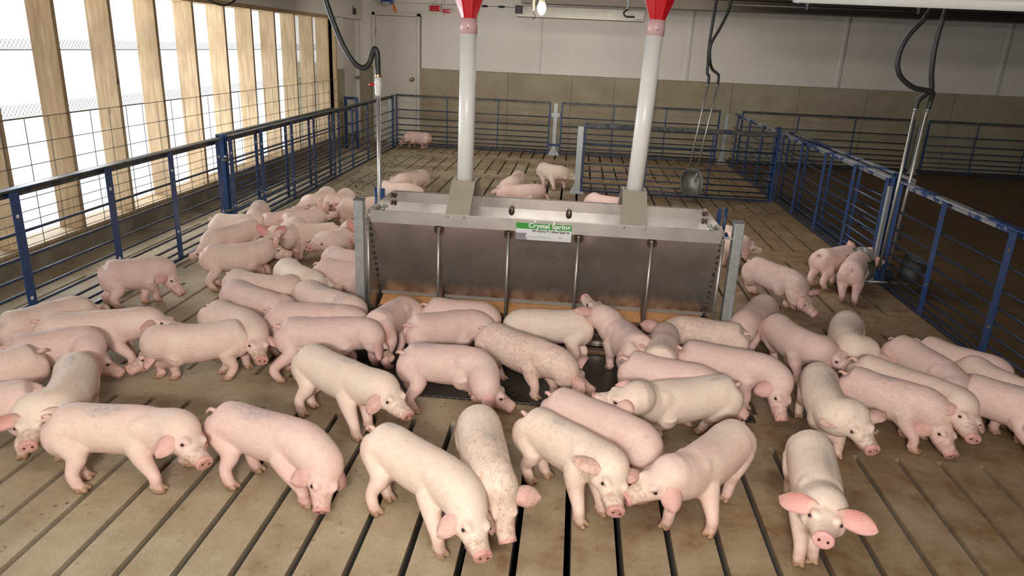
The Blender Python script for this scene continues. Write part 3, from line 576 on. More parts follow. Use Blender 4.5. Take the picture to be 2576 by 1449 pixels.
# ---------------- pigs ----------------
# tail xy, withers xy, poll xyz, snout xyz, feet HL HR FL FR xy (metres on the pen floor)
PT = {
'1':(-1.974,2.349,-1.561,2.402,-1.385,2.331,0.278,-1.286,2.239,0.178,-1.838,2.327,-1.8,2.244,-1.5,2.475,-1.512,2.286),
'2':(-2.231,2.894,-2.044,2.511,-2.092,2.404,0.248,-2.022,2.288,0.148,-2.149,2.851,-2.235,2.775,-2.021,2.443,-2.18,2.432),
'3':(-2.158,2.554,-2.442,2.431,-2.577,2.414,0.228,-2.67,2.315,0.128,-2.205,2.474,-2.276,2.563,-2.38,2.401,-2.427,2.494),
'4':(-2.607,2.923,-2.369,3.121,-2.254,3.092,0.2,-2.197,3.141,0.05,-2.6,3.001,-2.514,2.929,-2.398,3.165,-2.389,3.145),
'5':(-2.697,3.248,-2.312,3.389,-2.155,3.437,0.268,-2.003,3.419,0.2,-2.664,3.319,-2.607,3.223,-2.325,3.44,-2.232,3.309),
'6':(-2.848,3.174,-2.71,3.451,-2.652,3.587,0.248,-2.644,3.723,0.15,-2.855,3.283,-2.779,3.189,-2.766,3.456,-2.664,3.428),
'7':(-2.419,2.917,-2.643,2.704,-2.818,2.711,0.228,-2.923,2.626,0.128,-2.435,2.826,-2.533,2.885,-2.575,2.697,-2.679,2.741),
'8':(-1.63,3.387,-1.992,3.205,-2.094,3.246,0.17,-2.183,3.187,0.045,-1.694,3.262,-1.756,3.333,-2.042,3.229,-1.96,3.224),
'9':(-1.973,3.644,-1.694,3.511,-1.568,3.368,0.228,-1.504,3.249,0.128,-1.9,3.67,-1.859,3.477,-1.667,3.555,-1.662,3.412),
'10':(-1.381,2.507,-0.975,2.395,-0.827,2.275,0.17,-0.833,2.2,0.045,-1.201,2.48,-1.251,2.351,-0.956,2.444,-0.923,2.281),
'11':(-1.254,3.149,-0.879,2.919,-0.732,2.823,0.268,-0.63,2.734,0.168,-1.171,3.047,-1.189,2.957,-0.843,2.876,-0.876,2.786),
'12':(-0.712,2.47,-0.354,2.214,-0.249,2.055,0.228,-0.2,1.93,0.128,-0.626,2.37,-0.653,2.276,-0.36,2.282,-0.367,2.078),
'13':(-0.328,2.709,-0.221,2.282,-0.164,2.17,0.2,-0.136,2.127,0.045,-0.257,2.649,-0.356,2.593,-0.181,2.338,-0.281,2.308),
'14':(-0.776,3.209,-0.421,3.231,-0.287,3.108,0.18,-0.213,3.124,0.045,-0.725,3.267,-0.675,3.074,-0.42,3.284,-0.398,3.229),
'15':(-1.49,3.423,-1.103,3.517,-0.948,3.499,0.22,-0.914,3.537,0.06,-1.43,3.42,-1.43,3.28,-1.216,3.607,-1.113,3.524),
'16':(-1.635,3.652,-1.247,3.683,-1.102,3.715,0.22,-1.062,3.799,0.08,-1.545,3.715,-1.586,3.601,-1.271,3.733,-1.243,3.631),
'17':(-1.008,3.574,-0.935,3.875,-0.846,3.944,0.2,-0.825,4.06,0.08,-0.999,3.559,-0.92,3.525,-0.996,3.844,-0.904,3.734),
'18':(-0.824,3.572,-0.52,3.745,-0.384,3.77,0.2,-0.332,3.847,0.06,-0.786,3.657,-0.705,3.576,-0.585,3.768,-0.505,3.799),
'19':(-0.801,3.911,-0.478,3.893,-0.368,3.892,0.19,-0.289,3.964,0.06,-0.743,3.963,-0.729,3.852,-0.47,3.944,-0.521,3.843),
'20':(-0.421,3.608,-0.059,3.358,0.085,3.255,0.22,0.173,3.285,0.08,-0.344,3.622,-0.299,3.514,-0.009,3.353,-0.109,3.31),
'21':(0.167,3.864,-0.199,3.824,-0.308,3.835,0.2,-0.366,3.937,0.08,0.068,3.709,0.112,3.804,-0.167,3.884,-0.205,3.875),
'22':(0.425,3.518,0.317,3.808,0.221,3.862,0.33,0.124,4.0,0.33,0.348,3.569,0.44,3.635,0.284,3.748,0.366,3.827),
'23':(1.026,3.806,0.719,3.896,0.588,3.901,0.22,0.524,3.999,0.1,0.938,3.775,0.94,3.889,0.747,3.834,0.772,3.935),
'24':(0.496,3.348,0.556,3.653,0.588,3.84,0.248,0.613,3.973,0.148,0.453,3.413,0.565,3.411,0.506,3.668,0.599,3.603),
'25':(0.323,3.342,0.65,3.22,0.826,3.208,0.18,0.916,3.232,0.045,0.394,3.374,0.374,3.264,0.673,3.267,0.632,3.171),
'27':(0.837,3.134,0.426,2.977,0.313,2.876,0.31,0.161,2.891,0.24,0.687,3.103,0.719,3.148,0.472,3.001,0.407,3.026),
'28':(0.615,3.537,1.008,3.429,1.105,3.271,0.2,1.082,3.199,0.05,0.702,3.57,0.702,3.456,0.978,3.491,0.956,3.39),
'30':(-0.035,2.886,0.319,2.638,0.421,2.562,0.2,0.509,2.591,0.06,0.042,2.899,-0.005,2.798,0.353,2.677,0.289,2.595),
'31':(-0.128,2.689,0.163,2.455,0.236,2.316,0.268,0.235,2.181,0.168,-0.02,2.626,-0.085,2.569,0.203,2.4,0.12,2.317),
'32':(0.777,2.746,0.506,2.4,0.397,2.303,0.278,0.271,2.255,0.178,0.705,2.567,0.695,2.673,0.604,2.331,0.446,2.355),
'33':(1.043,2.723,0.961,2.291,0.92,2.135,0.315,0.864,1.984,0.27,1.083,2.639,0.97,2.63,0.948,2.237,0.893,2.212),
'34':(1.296,3.433,1.229,2.998,1.3,2.914,0.258,1.333,2.784,0.158,1.342,3.37,1.212,3.351,1.279,2.985,1.278,2.998),
'35':(1.229,4.112,1.357,3.759,1.465,3.739,0.238,1.577,3.66,0.14,1.333,3.988,1.26,4.003,1.408,3.771,1.308,3.741),
'36':(1.724,4.252,1.58,3.836,1.652,3.753,0.22,1.629,3.663,0.08,1.745,4.144,1.657,4.227,1.687,3.935,1.531,3.853),
'37':(1.391,3.365,1.679,3.164,1.778,3.094,0.17,1.778,3.001,0.045,1.484,3.367,1.526,3.245,1.672,3.232,1.652,3.085),
'38':(1.508,3.551,1.823,3.243,1.855,3.088,0.258,1.823,2.957,0.158,1.6,3.537,1.545,3.438,1.827,3.311,1.758,3.234),
'39':(1.833,3.882,1.948,3.458,1.928,3.269,0.2,1.967,3.235,0.045,1.9,3.844,1.799,3.796,1.999,3.466,1.887,3.483),
'40':(1.967,3.894,2.202,3.636,2.307,3.602,0.218,2.441,3.594,0.118,2.045,3.89,1.977,3.801,2.244,3.667,2.163,3.601),
'41':(1.945,3.371,2.204,3.2,2.235,3.077,0.218,2.261,2.944,0.118,2.055,3.364,1.952,3.3,2.216,3.255,2.172,3.058),
'42':(2.109,3.657,2.194,3.359,2.3,3.33,0.218,2.435,3.332,0.118,2.182,3.6,2.085,3.541,2.232,3.417,2.144,3.345),
'44':(1.365,5.341,1.601,4.992,1.628,4.804,0.2,1.711,4.762,0.06,1.442,5.326,1.41,5.347,1.647,5.017,1.599,5.059),
'45':(1.295,4.463,1.079,4.08,1.007,3.996,0.2,0.89,4.009,0.08,1.291,4.427,1.211,4.424,1.122,4.05,1.034,4.105),
'46':(1.966,5.64,2.22,5.818,2.352,5.937,0.228,2.448,6.033,0.13,1.95,5.628,2.021,5.535,2.174,5.849,2.14,5.721),
'47':(2.09,5.281,2.26,5.625,2.36,5.787,0.218,2.446,5.893,0.12,2.061,5.277,2.135,5.221,2.194,5.608,2.307,5.602),
'48':(1.391,6.379,1.392,6.0,1.488,5.945,0.258,1.615,5.991,0.158,1.446,6.304,1.336,6.274,1.444,6.045,1.34,6.039),
'50':(-2.549,4.674,-2.214,4.833,-2.162,4.972,0.258,-2.03,5.006,0.16,-2.438,4.669,-2.413,4.556,-2.201,4.968,-2.205,4.887),
'51':(-2.545,5.556,-2.658,5.133,-2.753,5.077,0.18,-2.864,5.116,0.06,-2.517,5.45,-2.61,5.526,-2.603,5.139,-2.708,5.146),
'52':(-2.916,5.567,-2.613,5.629,-2.552,5.809,0.2,-2.577,5.942,0.1,-2.854,5.636,-2.802,5.534,-2.667,5.671,-2.602,5.578),
'53':(-2.804,6.256,-2.665,5.839,-2.701,5.735,0.2,-2.79,5.71,0.06,-2.728,6.203,-2.823,6.139,-2.63,5.898,-2.727,5.861),
'54':(-2.547,5.661,-2.363,5.91,-2.37,6.1,0.248,-2.374,6.236,0.15,-2.559,5.737,-2.458,5.688,-2.402,5.945,-2.345,5.847),
'55':(-2.381,5.677,-2.199,5.928,-2.206,6.118,0.258,-2.08,6.213,0.2,-2.393,5.754,-2.292,5.706,-2.239,5.963,-2.157,5.898),
'56':(-1.83,5.554,-2.156,5.44,-2.313,5.547,0.228,-2.429,5.631,0.14,-1.902,5.47,-1.891,5.591,-2.12,5.397,-2.173,5.489),
'57':(-2.264,5.729,-2.173,5.298,-2.254,5.225,0.278,-2.236,5.077,0.2,-2.194,5.667,-2.296,5.615,-2.131,5.353,-2.224,5.288),
'58':(-1.786,5.71,-1.758,5.271,-1.864,5.2,0.268,-1.914,5.051,0.21,-1.726,5.638,-1.834,5.601,-1.813,5.325,-1.813,5.307),
'59':(-1.605,5.954,-1.539,5.519,-1.625,5.45,0.268,-1.671,5.299,0.21,-1.542,5.908,-1.648,5.871,-1.487,5.522,-1.596,5.551),
'60':(-2.431,7.037,-2.394,6.6,-2.463,6.514,0.258,-2.479,6.366,0.18,-2.371,6.987,-2.479,6.958,-2.342,6.6,-2.446,6.596),
'61':(-2.224,7.016,-2.202,6.601,-2.235,6.491,0.278,-2.275,6.348,0.2,-2.164,6.924,-2.276,6.968,-2.151,6.624,-2.233,6.726),
'62':(-2.145,6.447,-1.864,6.579,-1.848,6.768,0.218,-1.845,6.903,0.118,-2.1,6.529,-2.027,6.442,-1.927,6.607,-1.842,6.531),
'64':(-1.707,4.913,-1.444,4.749,-1.277,4.839,0.19,-1.264,4.944,0.06,-1.632,4.93,-1.673,4.826,-1.412,4.791,-1.506,4.726),
'65':(-1.899,4.549,-1.654,4.293,-1.548,4.319,0.228,-1.481,4.437,0.128,-1.821,4.547,-1.887,4.457,-1.613,4.325,-1.692,4.257),
'66':(-1.67,4.558,-1.366,4.5,-1.276,4.605,0.19,-1.302,4.708,0.06,-1.567,4.594,-1.636,4.496,-1.376,4.555,-1.375,4.449),
'67':(-1.624,4.109,-1.258,3.865,-1.159,3.914,0.2,-1.145,4.006,0.06,-1.531,4.113,-1.567,4.005,-1.266,3.934,-1.286,3.822),
'68':(-2.133,4.219,-1.748,4.102,-1.668,4.177,0.248,-1.533,4.169,0.148,-2.046,4.25,-2.049,4.136,-1.776,4.165,-1.802,4.064),
'69':(-2.035,4.015,-1.66,3.785,-1.563,3.837,0.22,-1.553,3.93,0.08,-1.959,4.033,-2.0,3.929,-1.629,3.827,-1.721,3.762),
'71':(-2.926,4.128,-2.682,4.319,-2.581,4.363,0.2,-2.516,4.324,0.05,-2.887,4.133,-2.806,4.09,-2.728,4.237,-2.672,4.288),
'72':(-1.721,8.388,-1.868,8.012,-1.964,7.958,0.238,-2.095,7.927,0.138,-1.751,8.393,-1.808,8.447,-1.803,8.035,-1.916,8.031),
'73':(-2.013,7.513,-1.728,7.389,-1.576,7.502,0.2,-1.574,7.619,0.08,-1.922,7.533,-1.938,7.42,-1.749,7.455,-1.786,7.357),
'74':(-2.369,11.88,-2.696,12.013,-2.789,11.941,0.22,-2.878,11.968,0.08,-2.51,11.955,-2.472,12.055,-2.75,12.054,-2.683,12.161),
'75':(-0.632,8.704,-0.649,8.264,-0.795,8.188,0.2,-0.899,8.242,0.08,-0.579,8.647,-0.689,8.631,-0.597,8.257,-0.701,8.266),
'76':(-0.776,7.669,-0.412,7.756,-0.304,7.912,0.22,-0.285,8.028,0.1,-0.696,7.744,-0.719,7.626,-0.443,7.802,-0.4,7.705),
'77':(-0.403,9.384,-0.182,9.155,-0.02,9.196,0.22,0.106,9.11,0.15,-0.312,9.369,-0.339,9.195,-0.084,9.167,-0.211,9.026),
'78':(0.205,7.527,0.42,7.304,0.605,7.349,0.22,0.647,7.459,0.1,0.297,7.511,0.238,7.413,0.426,7.372,0.355,7.296),
}
PL = {
"1": "large pale pig seen side-on in the left foreground, facing right with drooping rounded ear",
"2": "pale pig at far left facing the viewer with head low and both ears spread",
"3": "pale pig cut off by the left edge, rump beside the pig with spread ears",
"4": "pink pig at far left nosing the floor, just behind the pig with spread ears",
"5": "long pig at left with spotted dirty near ear, facing right behind the rooting pig",
"6": "pig at far left nearest the blue fence, only its back and raised ear clear",
"7": "pig at the left edge showing only a rump beside the rooting pig",
"8": "side-on pig facing left at centre left with its head tucked low beyond its shoulder",
"9": "pig at centre left coming toward the viewer with lowered face, behind a left-facing pig",
"10": "pig in the left foreground with head on the slats and reddish speckled ears",
"11": "creamy white pig left of the black mat with a heavily freckled pink ear",
"12": "pale pig in the front centre stepping forward, snout nearest the bottom edge of the photo",
"13": "narrow pale pig seen from above, head down beside the front centre pig's head",
"14": "pink pig on the mat's front edge, head down to the right",
"15": "pink pig at left edge of the black mat facing right, head hidden behind a rump",
"16": "pink pig behind the one at the mat's left edge, faint blue mark on shoulder",
"17": "pig seen from the rear on the black mat, its curled tail toward the viewer",
"18": "rounded pig side-on at the mat with a small brown tail tip, facing the feeder",
"19": "pig pressed against the feeder front behind a rounded pig with brown tail tip",
"20": "pig in the middle of the black mat covered in brown flecks on neck and ears",
"21": "light pig standing at the feeder front with its head low to the left",
"22": "pig stretching its raised snout up to the feeder tray",
"23": "pig at the right end of the feeder trough facing left, dirty flecks on neck",
"24": "pig seen from behind with two pink ears spread, right of the feeder's middle",
"25": "pig behind the left-facing white pig, its large ear with blue fleck showing past the rump",
"27": "long white pig right of the mat facing left with folded ear and blue back mark",
"28": "pink pig with a blood-red scratched ear, head down right of the long white pig",
"30": "pig right of centre with head down behind two pigs touching noses",
"31": "dirty-faced creamy pig in the foreground looking down, nose near another pig's snout",
"32": "clean pink pig in the right foreground facing left, nose to nose with a dirty-faced pig",
"33": "pale pig at lower right looking up into the camera with wide open ears",
"34": "pig with dark dirty folded ear walking toward the viewer, above the camera-facing pig",
"35": "pink pig right of centre with head lowered beside another pig's face",
"36": "creamy pig with blue rump mark facing the viewer, head down at a neighbour's cheek",
"37": "pig with bright red sore ear rooting at the floor on the right",
"38": "very long pale pig on the right with brown muddy snout and level head",
"39": "pig on the right whose body runs behind the long muddy-snouted pig",
"40": "pig on the right nearest the blue fence, only its pink back clear",
"41": "pig at the right edge with blue shoulder mark standing behind the long pale pig",
"42": "pig at the right edge showing only a small patch of back by the fence",
"44": "pig with flecked shoulders right of the feeder post, head hanging down",
"45": "dusky purplish pig beside the feeder's right galvanised post",
"46": "pig drinking at the metal bowl by the right fence, left of the two",
"47": "pig drinking at the metal bowl by the right fence, right of the two",
"48": "pig's pink face looking out from behind the feeder's right post",
"50": "pig side-on left of the feeder facing right with glowing red ears",
"51": "pig facing left near the left fence with pink ear hanging low",
"52": "small pink back nearest the blue gate joint on the left fence",
"53": "pig by the left fence seen from above, rump highest of the group",
"54": "pink-rumped pig in the left group with brown tail toward the viewer",
"55": "pig in the left group facing right with one upright translucent ear",
"56": "pig in the left group side-on behind the pig with pricked ears",
"57": "pig in the left group facing the viewer with two pricked ears and orange snout",
"58": "pig in the left group looking left with dirty snout and dark patched ear",
"59": "pig by the feeder's left post looking left with a raised red ear",
"60": "farther of two pigs by the left fence with drooping pink ears, looking left",
"61": "pig behind the left group facing the viewer with short folded ears",
"62": "pig just behind the feeder's left post, hind leg and flank showing",
"64": "pale pig at the feeder's left end, upper of two bodies behind the post",
"65": "pig left of the feeder with a dark blue mark on its rump, head turned right",
"66": "smooth pink pig at the feeder's left end, lower of two bodies behind the post",
"67": "pig with dark grey patch on its neck beside the feeder's left post",
"68": "pig left of the feeder with orange snout resting over its neighbours",
"69": "pig left of the feeder with two faint blue marks down its side",
"71": "pig at left by the blue fence rooting with its ear stuck out to the right",
"72": "pig behind the feeder at left with two small pink ears, facing the viewer",
"73": "pig just behind the feeder's left rear corner seen from the rear",
"74": "lone small pig in the far back corner by the blue gate",
"75": "small pig behind the feeder centre with only its rounded back seen end-on",
"76": "reddish pig lying low behind the feeder rim, facing right",
"77": "pale pig behind the feeder sniffing the galvanised gate post",
"78": "sliver of a pig's back above the feeder rim near the right drop tube",
}
EARS = {'50': 'up', '57': 'up', '59': 'up', '46': 'up', '47': 'out', '33': 'out', '61': 'fold', '27': 'fold', '60': 'lop', '20': 'out', '14': 'lop', '28': 'lop', '10': 'lop', '1': 'lop', '11': 'lop', '31': 'back', '34': 'back', '37': 'lop', '12': 'lop', '32': 'lop', '24': 'out', '2': 'out', '55': 'up', '44': 'out', '25': 'out'}
TONE = {'skinp': '4 10 14 16 17 18 19 22 25 28 30 35 37 44 45 46 47 54 64 66 69 74 76 78 15 3 71 41 39 40'.split(), 'skinw': '21 11 12 31 33 27 36 34 77 13 65 2 52'.split()}
BLUE = {'1': (.02, .0, .10, .05), '10': (.0, .0, .12, .05), '11': (.12, .0, .05, .03), '12': (-.13, .02, .04, .03), '14': (-.08, .01, .09, .04), '16': (.15, .0, .06, .05), '27': (-.10, .0, .07, .04), '28': (.12, .03, .07, .03), '31': (.0, .0, .04, .03), '33': (.08, .03, .12, .025), '36': (-.17, -.01, .06, .04), '37': (.02, .0, .05, .04), '41': (.08, .0, .08, .05), '50': (-.10, .0, .07, .03), '53': (-.05, .04, .05, .03), '65': (-.10, .01, .05, .04), '67': (.0, .0, .10, .05), '69': (-.04, .0, .10, .035), '74': (.14, .0, .04, .05), '2': (-.05, .0, .07, .03), '13': (.1, .02, .04, .04), '72': (-.02, .0, .05, .05), '34': (-.02, .03, .07, .03), '24': (.02, .0, .06, .04), '22': (.05, .0, .06, .05), '23': (-.1, -.03, .05, .03), '17': (.2, 0, .03, .03)}
DIRT = {'20': .55, '31': .3, '34': .35, '30': .25, '11': .15, '37': .35, '44': .35, '13': .35, '23': .35, '12': .1, '10': .15, '38': .2, '41': .25, '5': .2, '45': .3, '33': .0}
FINE = {'33', '1', '11', '12', '31', '32', '10', '13', '34', '14', '20', '2', '8', '9', '37', '38'}
def build_pig(key):
    R = PT[key]; T = Vector((R[0], R[1])); Wp = Vector((R[2], R[3])); o2 = (T+Wp)/2; u2 = (Wp-T).normalized(); ang = math.atan2(u2.y, u2.x); rm = Matrix.Rotation(-ang, 3, 'Z')
    rnd = random.Random(int(key)*31+5)
    loc = lambda x, y, z=0.: rm @ Vector((x-o2.x, y-o2.y, z))
    L = (Wp-T).length; t = Vector((-L/2, 0, 0)); H = loc(*R[4:7]); N = loc(*R[7:10]); feet = [loc(R[10+2*i], R[11+2*i]) for i in range(4)]
    k = 1.07+rnd.uniform(-.03, .04)                                     # girth
    X = lambda f: -L/2+L*f
    bm = bmesh.new(); f = (N-H).normalized(); hint = Vector((.5, 0, 1)); U = (hint-f*hint.dot(f)).normalized(); Sd = U.cross(f).normalized()   # left side of head
    Cb = H-U*.056
    n0 = Vector((L/2+.035, 0, .208)); lat = max(-.05, min(.05, Cb.y*.3))
    prof = ((.0, .222, .028, .034), (.035, .214, .060, .066), (.11, .207, .079, .086), (.24, .205, .087, .090), (.40, .199, .086, .089), (.58, .193, .087, .094), (.76, .194, .085, .097), (.92, .200, .077, .093), (1.03, .206, .066, .081))
    pts = []; rad = []
    sag = rnd.uniform(-.004, .006); bend = -lat*.5
    for fr, z, hw, hh in prof: pts.append(Vector((X(fr), bend*math.sin(math.pi*fr)+(lat*.6 if fr > 1 else 0), z+sag*math.sin(math.pi*fr)))); rad.append((hw*k, hh*k))
    tube(bm, pts, rad, 20, up=(0, 0, 1))
    # neck as its own closed volume bending toward the head
    a = Vector((X(.84), bend*.3, .202)); nk = spline([a, n0+Vector((-.02, lat*.5, .0)), n0.lerp(Cb, .5)+Vector((.0, 0, .008)), Cb-f*.015, Cb+f*.025], 5)
    rr = []
    for i in range(len(nk)):
        q = i/(len(nk)-1); rr.append((.084*(1-q)+.066*q+.006*math.sin(math.pi*q), .094*(1-q)+.064*q+.007*math.sin(math.pi*q)))
    tube(bm, nk, rr, 18)
    D = (N-Cb).length; hp = ((-.10, .050, .046, -.006), (.06, .062, .054, -.004), (.22, .063, .055, -.002), (.38, .056, .050, -.005), (.54, .046, .042, -.007), (.72, .038, .035, -.005), (.88, .0335, .0305, -.001), (.955, .0335, .0305, 0), (1.0, .0365, .033, .001), (1.03, .035, .0315, .001))
    tube(bm, [Cb+(N-Cb)*q+U*dz for q, w, h, dz in hp], [(w, h) for q, w, h, dz in hp], 18, up=U)
    fc = (N-Cb).normalized()
    tube(bm, [Cb+fc*D*.25-U*.034, Cb+fc*D*.55-U*.036, Cb+fc*D*.80-U*.030, Cb+fc*D*.90-U*.024], [(.042, .026), (.034, .021), (.026, .016), (.017, .010)], 12, up=U)   # lower jaw
    hx = Matrix((fc, Sd, U)).transposed()
    for s in (-1, 1):
        ell(bm, Cb+fc*D*.16+Sd*s*.040-U*.022, (.052, .034, .042), hx)                                   # cheek
        ell(bm, Cb+fc*D*.36+Sd*s*.034+U*.030, (.026, .018, .015), hx)                                   # brow
        ell(bm, (X(.91), s*.040*k+lat*.2, .222), (.060, .038, .060))                                     # shoulder blade
        ell(bm, (X(.86), s*.053*k, .165), (.055, .036, .072))
        ell(bm, (X(.15), s*.045*k, .188), (.070, .046, .080))                                            # ham
        ell(bm, (X(.03), s*.030, .190), (.030, .030, .055))
    ell(bm, (X(.5), 0, .155), (.16, .062, .048))
    hoof = []
    for i, ft in enumerate(feet):
        s = 1 if i % 2 == 0 else -1; hind = i < 2; p = ft.copy(); hoof.append(p)
        if hind:
            hip = Vector((X(.17), s*.046*k, .180)); st = Vector((X(.23)*.6+(p.x+.035)*.4, s*.052*k*.7+p.y*.3, .128)); hk = Vector((p.x-.030, p.y*.9+s*.004, .072)); fe = Vector((p.x-.010, p.y, .032))
            tube(bm, spline([hip, st, hk, fe, Vector((p.x, p.y, .006))], 3), [.052, .050, .047, .043, .036, .030, .0255, .0235, .0235, .0225, .022, .0225, .023][:13], 12)
        else:
            sh = Vector((X(.86), s*.052*k, .170)); el = Vector((X(.86)*.6+p.x*.4-.008, s*.052*k*.6+p.y*.4, .118)); ca = Vector((p.x*.85+X(.86)*.15+.004, p.y, .072)); fe = Vector((p.x-.006, p.y, .032))
            tube(bm, spline([sh, el, ca, fe, Vector((p.x, p.y, .006))], 3), [.050, .047, .043, .038, .0330, .0285, .0250, .0240, .0235, .0225, .022, .0225, .023], 12)
        for q in (-1, 1): ell(bm, (p.x+.014, p.y+q*.0130, .0125), (.024, .0115, .0135), seg=10, rg=7)
        for q in (-1, 1): ell(bm, (p.x-.022, p.y+q*.014, .030), (.010, .006, .009), seg=8, rg=6)
    # fuse everything into one skin
    me = bpy.data.meshes.new('raw'); bmesh.ops.recalc_face_normals(bm, faces=bm.faces); bm.to_mesh(me); bm.free()
    ob = bpy.data.objects.new('raw', me); C.objects.link(ob)
    near = o2.y < 5.4
    r = ob.modifiers.new('r', 'REMESH'); r.mode = 'VOXEL'; r.voxel_size = .0052 if key in FINE else (.0068 if near else .0085); r.use_smooth_shade = True
    sm = ob.modifiers.new('s', 'SMOOTH'); sm.factor = .5; sm.iterations = 15 if key in FINE else (10 if near else 6)
    dg = bpy.context.evaluated_depsgraph_get(); m2 = bpy.data.meshes.new_from_object(ob.evaluated_get(dg)); bpy.data.objects.remove(ob); bpy.data.meshes.remove(me)
    bm = bmesh.new(); bm.from_mesh(m2); bpy.data.meshes.remove(m2)
    lay = bm.verts.layers.float_color.new('reg'); dl = DIRT.get(key, .06)
    ex = [Cb+fc*D*.42+Sd*s*.0485+U*.019 for s in (-1, 1)]
    bl = BLUE.get(key)
    for v in bm.verts:
        c = v.co; d = (c-N).length; al = (c-Cb).dot(fc)/D; pk = .12
        if al > .9: pk = max(pk, min(1, (al-.9)*12+.2) if d < .06 else 0)
        pk = max(pk, .75*max(0, 1-min((c-e).length for e in ex)/.024))
        if c.z < .15: pk = max(pk, .25+.25*(1-c.z/.15))
        dh = (c-Cb).length
        if dh < .14: pk = max(pk, .35*(1-dh/.14))
        if c.x < X(.06) and c.z < .21: pk = max(pk, .4)
        z0 = .02; hf = max(0, min(1, (.032-c.z)/.012)) if c.z < .033 else 0
        if hf and min((Vector((c.x, c.y))-Vector((h.x, h.y))).length for h in hoof) > .045: hf = 0
        dt = dl*.6
        if c.z < .07: dt = max(dt, .55*(1-c.z/.07)+.1)
        if al > .62 and d < .08: dt = max(dt, .55 if key != '33' else .25)
        if key in ('20', '44', '23', '13') and c.x > X(.55): dt = max(dt, .34)
        b_ = 0
        if bl and c.z > .2: b_ = max(0, 1-(((c.x-bl[0])/bl[2])**2+((c.y-bl[1])/bl[3])**2))
        if key == '67' and abs(c.x-X(1.0)) < .035 and c.z > .17: b_ = 1.2
        if key == '17' and c.x < X(.03): pk = .7
        v[lay] = (pk, dt, min(1, b_*1.3), hf)
    for fce in bm.faces: fce.smooth = True; fce.material_index = 0
    # ears
    kind = EARS.get(key, 'semi')
    for s in (-1, 1):
        base = Cb+U*.036+Sd*s*.044+fc*D*.04
        j = lambda a: rnd.uniform(-a, a)
        if kind == 'up': d = Sd*s*.55+U*.9-fc*.05
        elif kind == 'out': d = Sd*s*1.0+U*.10+fc*.05
        elif kind == 'lop': d = Sd*s*.75+fc*.40-U*.45
        elif kind == 'fold': d = Sd*s*.8+U*.25+fc*.3
        elif kind == 'back': d = Sd*s*.9+U*.15-fc*.35
        else: d = Sd*s*(.85+j(.15))+fc*(.25+j(.2))-U*(.05+j(.25))
        d.normalize(); face = (fc-d*fc.dot(d)).normalized() if kind in ('up', 'out') else (fc*.35-U*.9-d*(fc*.35-U*.9).dot(d)).normalized()   # concave side
        ac = d.cross(face).normalized(); LE = .126 if kind in ('out', 'up') else .116; WE = .043
        nu, nv = 12, 8; top = []; bot = []
        for i in range(nu+1):
            q = i/nu; w = WE*(.52+1.75*q-1.2*q*q)*max(0, 1-q**2.4)**.62*1.1 if q < 1 else .0015
            w = max(w, .002); droop = face*(.040*q*q if kind not in ('up',) else .008*q*q)
            if kind == 'fold': droop = face*(.09*max(0, q-.45))
            for side, lst in ((0, top), (1, bot)):
                row = []
                for m in range(nv+1):
                    a = (m/nv*2-1); cup = (.020*(a*a)*(1-.6*q)+.008*abs(a)**3)
                    p = base+d*(LE*q-.012)+ac*(w*a*(1-.25*abs(a)*(1-q)))+face*cup*(1.4 if kind in ('up', 'out') else 1)+droop
                    if kind == 'fold' and q > .45: p -= d*(q-.45)*.05
                    p += face*(-.0022 if side else .0022)*(1-.6*q)*(1-.5*abs(a))
                    vv = bm.verts.new(p); e = .06 if key in ('5', '11', '20', '31', '34', '37', '10', '13', '38', '39') and side else 0
                    vv[lay] = (.95 if not side else .8, .22+e*3 if side else .15, 0, 0)
                    if key in ('34', '31') and side: vv[lay] = (.75, .55, 0, 0)
                    row.append(vv)
                lst.append(row)
        def quad(*q):
            fx = bm.faces.new(q); fx.smooth = True
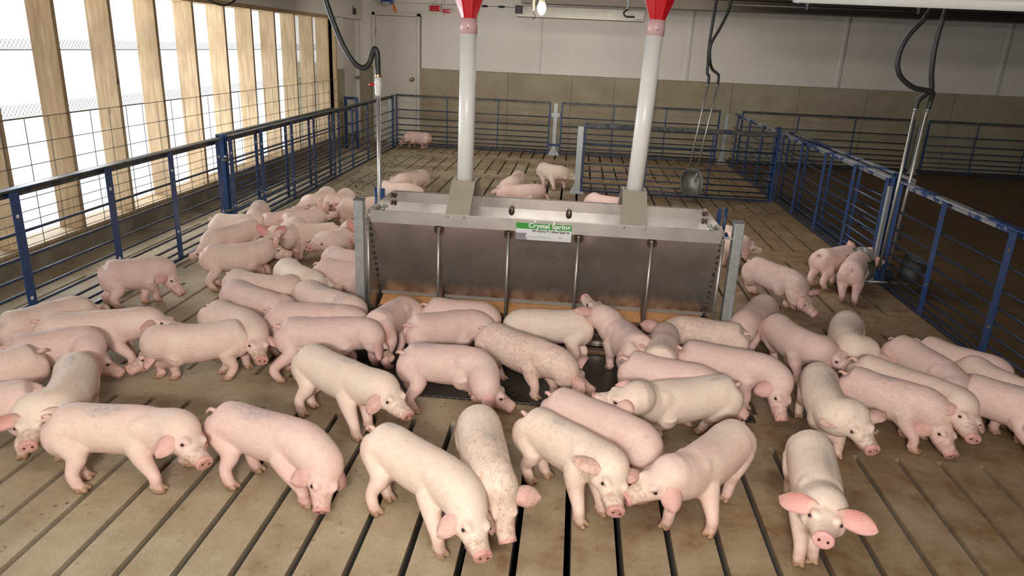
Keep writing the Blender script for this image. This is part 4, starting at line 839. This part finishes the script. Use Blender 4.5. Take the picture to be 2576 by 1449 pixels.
        for i in range(nu):
            for m in range(nv):
                quad(top[i][m], top[i][m+1], top[i+1][m+1], top[i+1][m]); quad(bot[i][m+1], bot[i][m], bot[i+1][m], bot[i+1][m+1])
            quad(top[i][0], top[i+1][0], bot[i+1][0], bot[i][0]); quad(top[i+1][nv], top[i][nv], bot[i][nv], bot[i+1][nv])
        for m in range(nv): quad(top[nu][m], top[nu][m+1], bot[nu][m+1], bot[nu][m])
    # mouth line
    for s in (-1, 1):
        tube(bm, spline([Cb+fc*D*.93+Sd*s*.010-U*.0335, Cb+fc*D*.90+Sd*s*.024-U*.0295, Cb+fc*D*.78+Sd*s*.0345-U*.0255, Cb+fc*D*.68+Sd*s*.0395-U*.0265], 3), .0014, 6, mat=2)
    # tail
    b0 = Vector((X(.012), 0, .252)); c1 = rnd.choice((-1, 1)); n_b = len(bm.verts)
    tube(bm, spline([b0+Vector((.02, 0, -.008)), b0+Vector((-.008, 0, .002)), b0+Vector((-.022, c1*.004, .000)), b0+Vector((-.030, c1*.012, -.012))], 4), [.011, .0105, .010, .0095, .009, .0085, .0078, .007, .0065, .006, .0055, .005, .004], 10)
    bm.verts.ensure_lookup_table()
    for v in bm.verts[n_b:]: v[lay] = (.55, .7 if v.co.x < X(-.04) else .2, 0, 0)
    # nostrils
    nf = len(bm.faces)
    for s in (-1, 1): ell(bm, Cb+fc*(D*1.03-.0012)+Sd*s*.0135+U*.002, (.0035, .0050, .0075), hx, mat=1, seg=10, rg=7)
    bm.faces.ensure_lookup_table()
    for fx in bm.faces: fx.smooth = True
    me = bpy.data.meshes.new('pig'); bm.to_mesh(me); bm.free()
    tone = 'skin'
    for a, b in TONE.items():
        if key in b: tone = a
    me.materials.append(M[tone]); me.materials.append(M['nostril']); me.materials.append(M['lip'])
    pig = bpy.data.objects.new('pig', me); C.objects.link(pig); pig.location = (o2.x, o2.y, 0); pig.rotation_euler = (0, 0, ang)
    tag(pig, PL[key], 'pig', 'young pigs in the pen')
    for s in (-1, 1):
        bm = bmesh.new(); ell(bm, Cb+fc*D*.42+Sd*s*.0485+U*.019, (.0080, .0065, .0075), hx, seg=12, rg=8)
        link('eye', bm, 'eye', pig, smooth=True)
    return pig
for key in PT: build_pig(key)
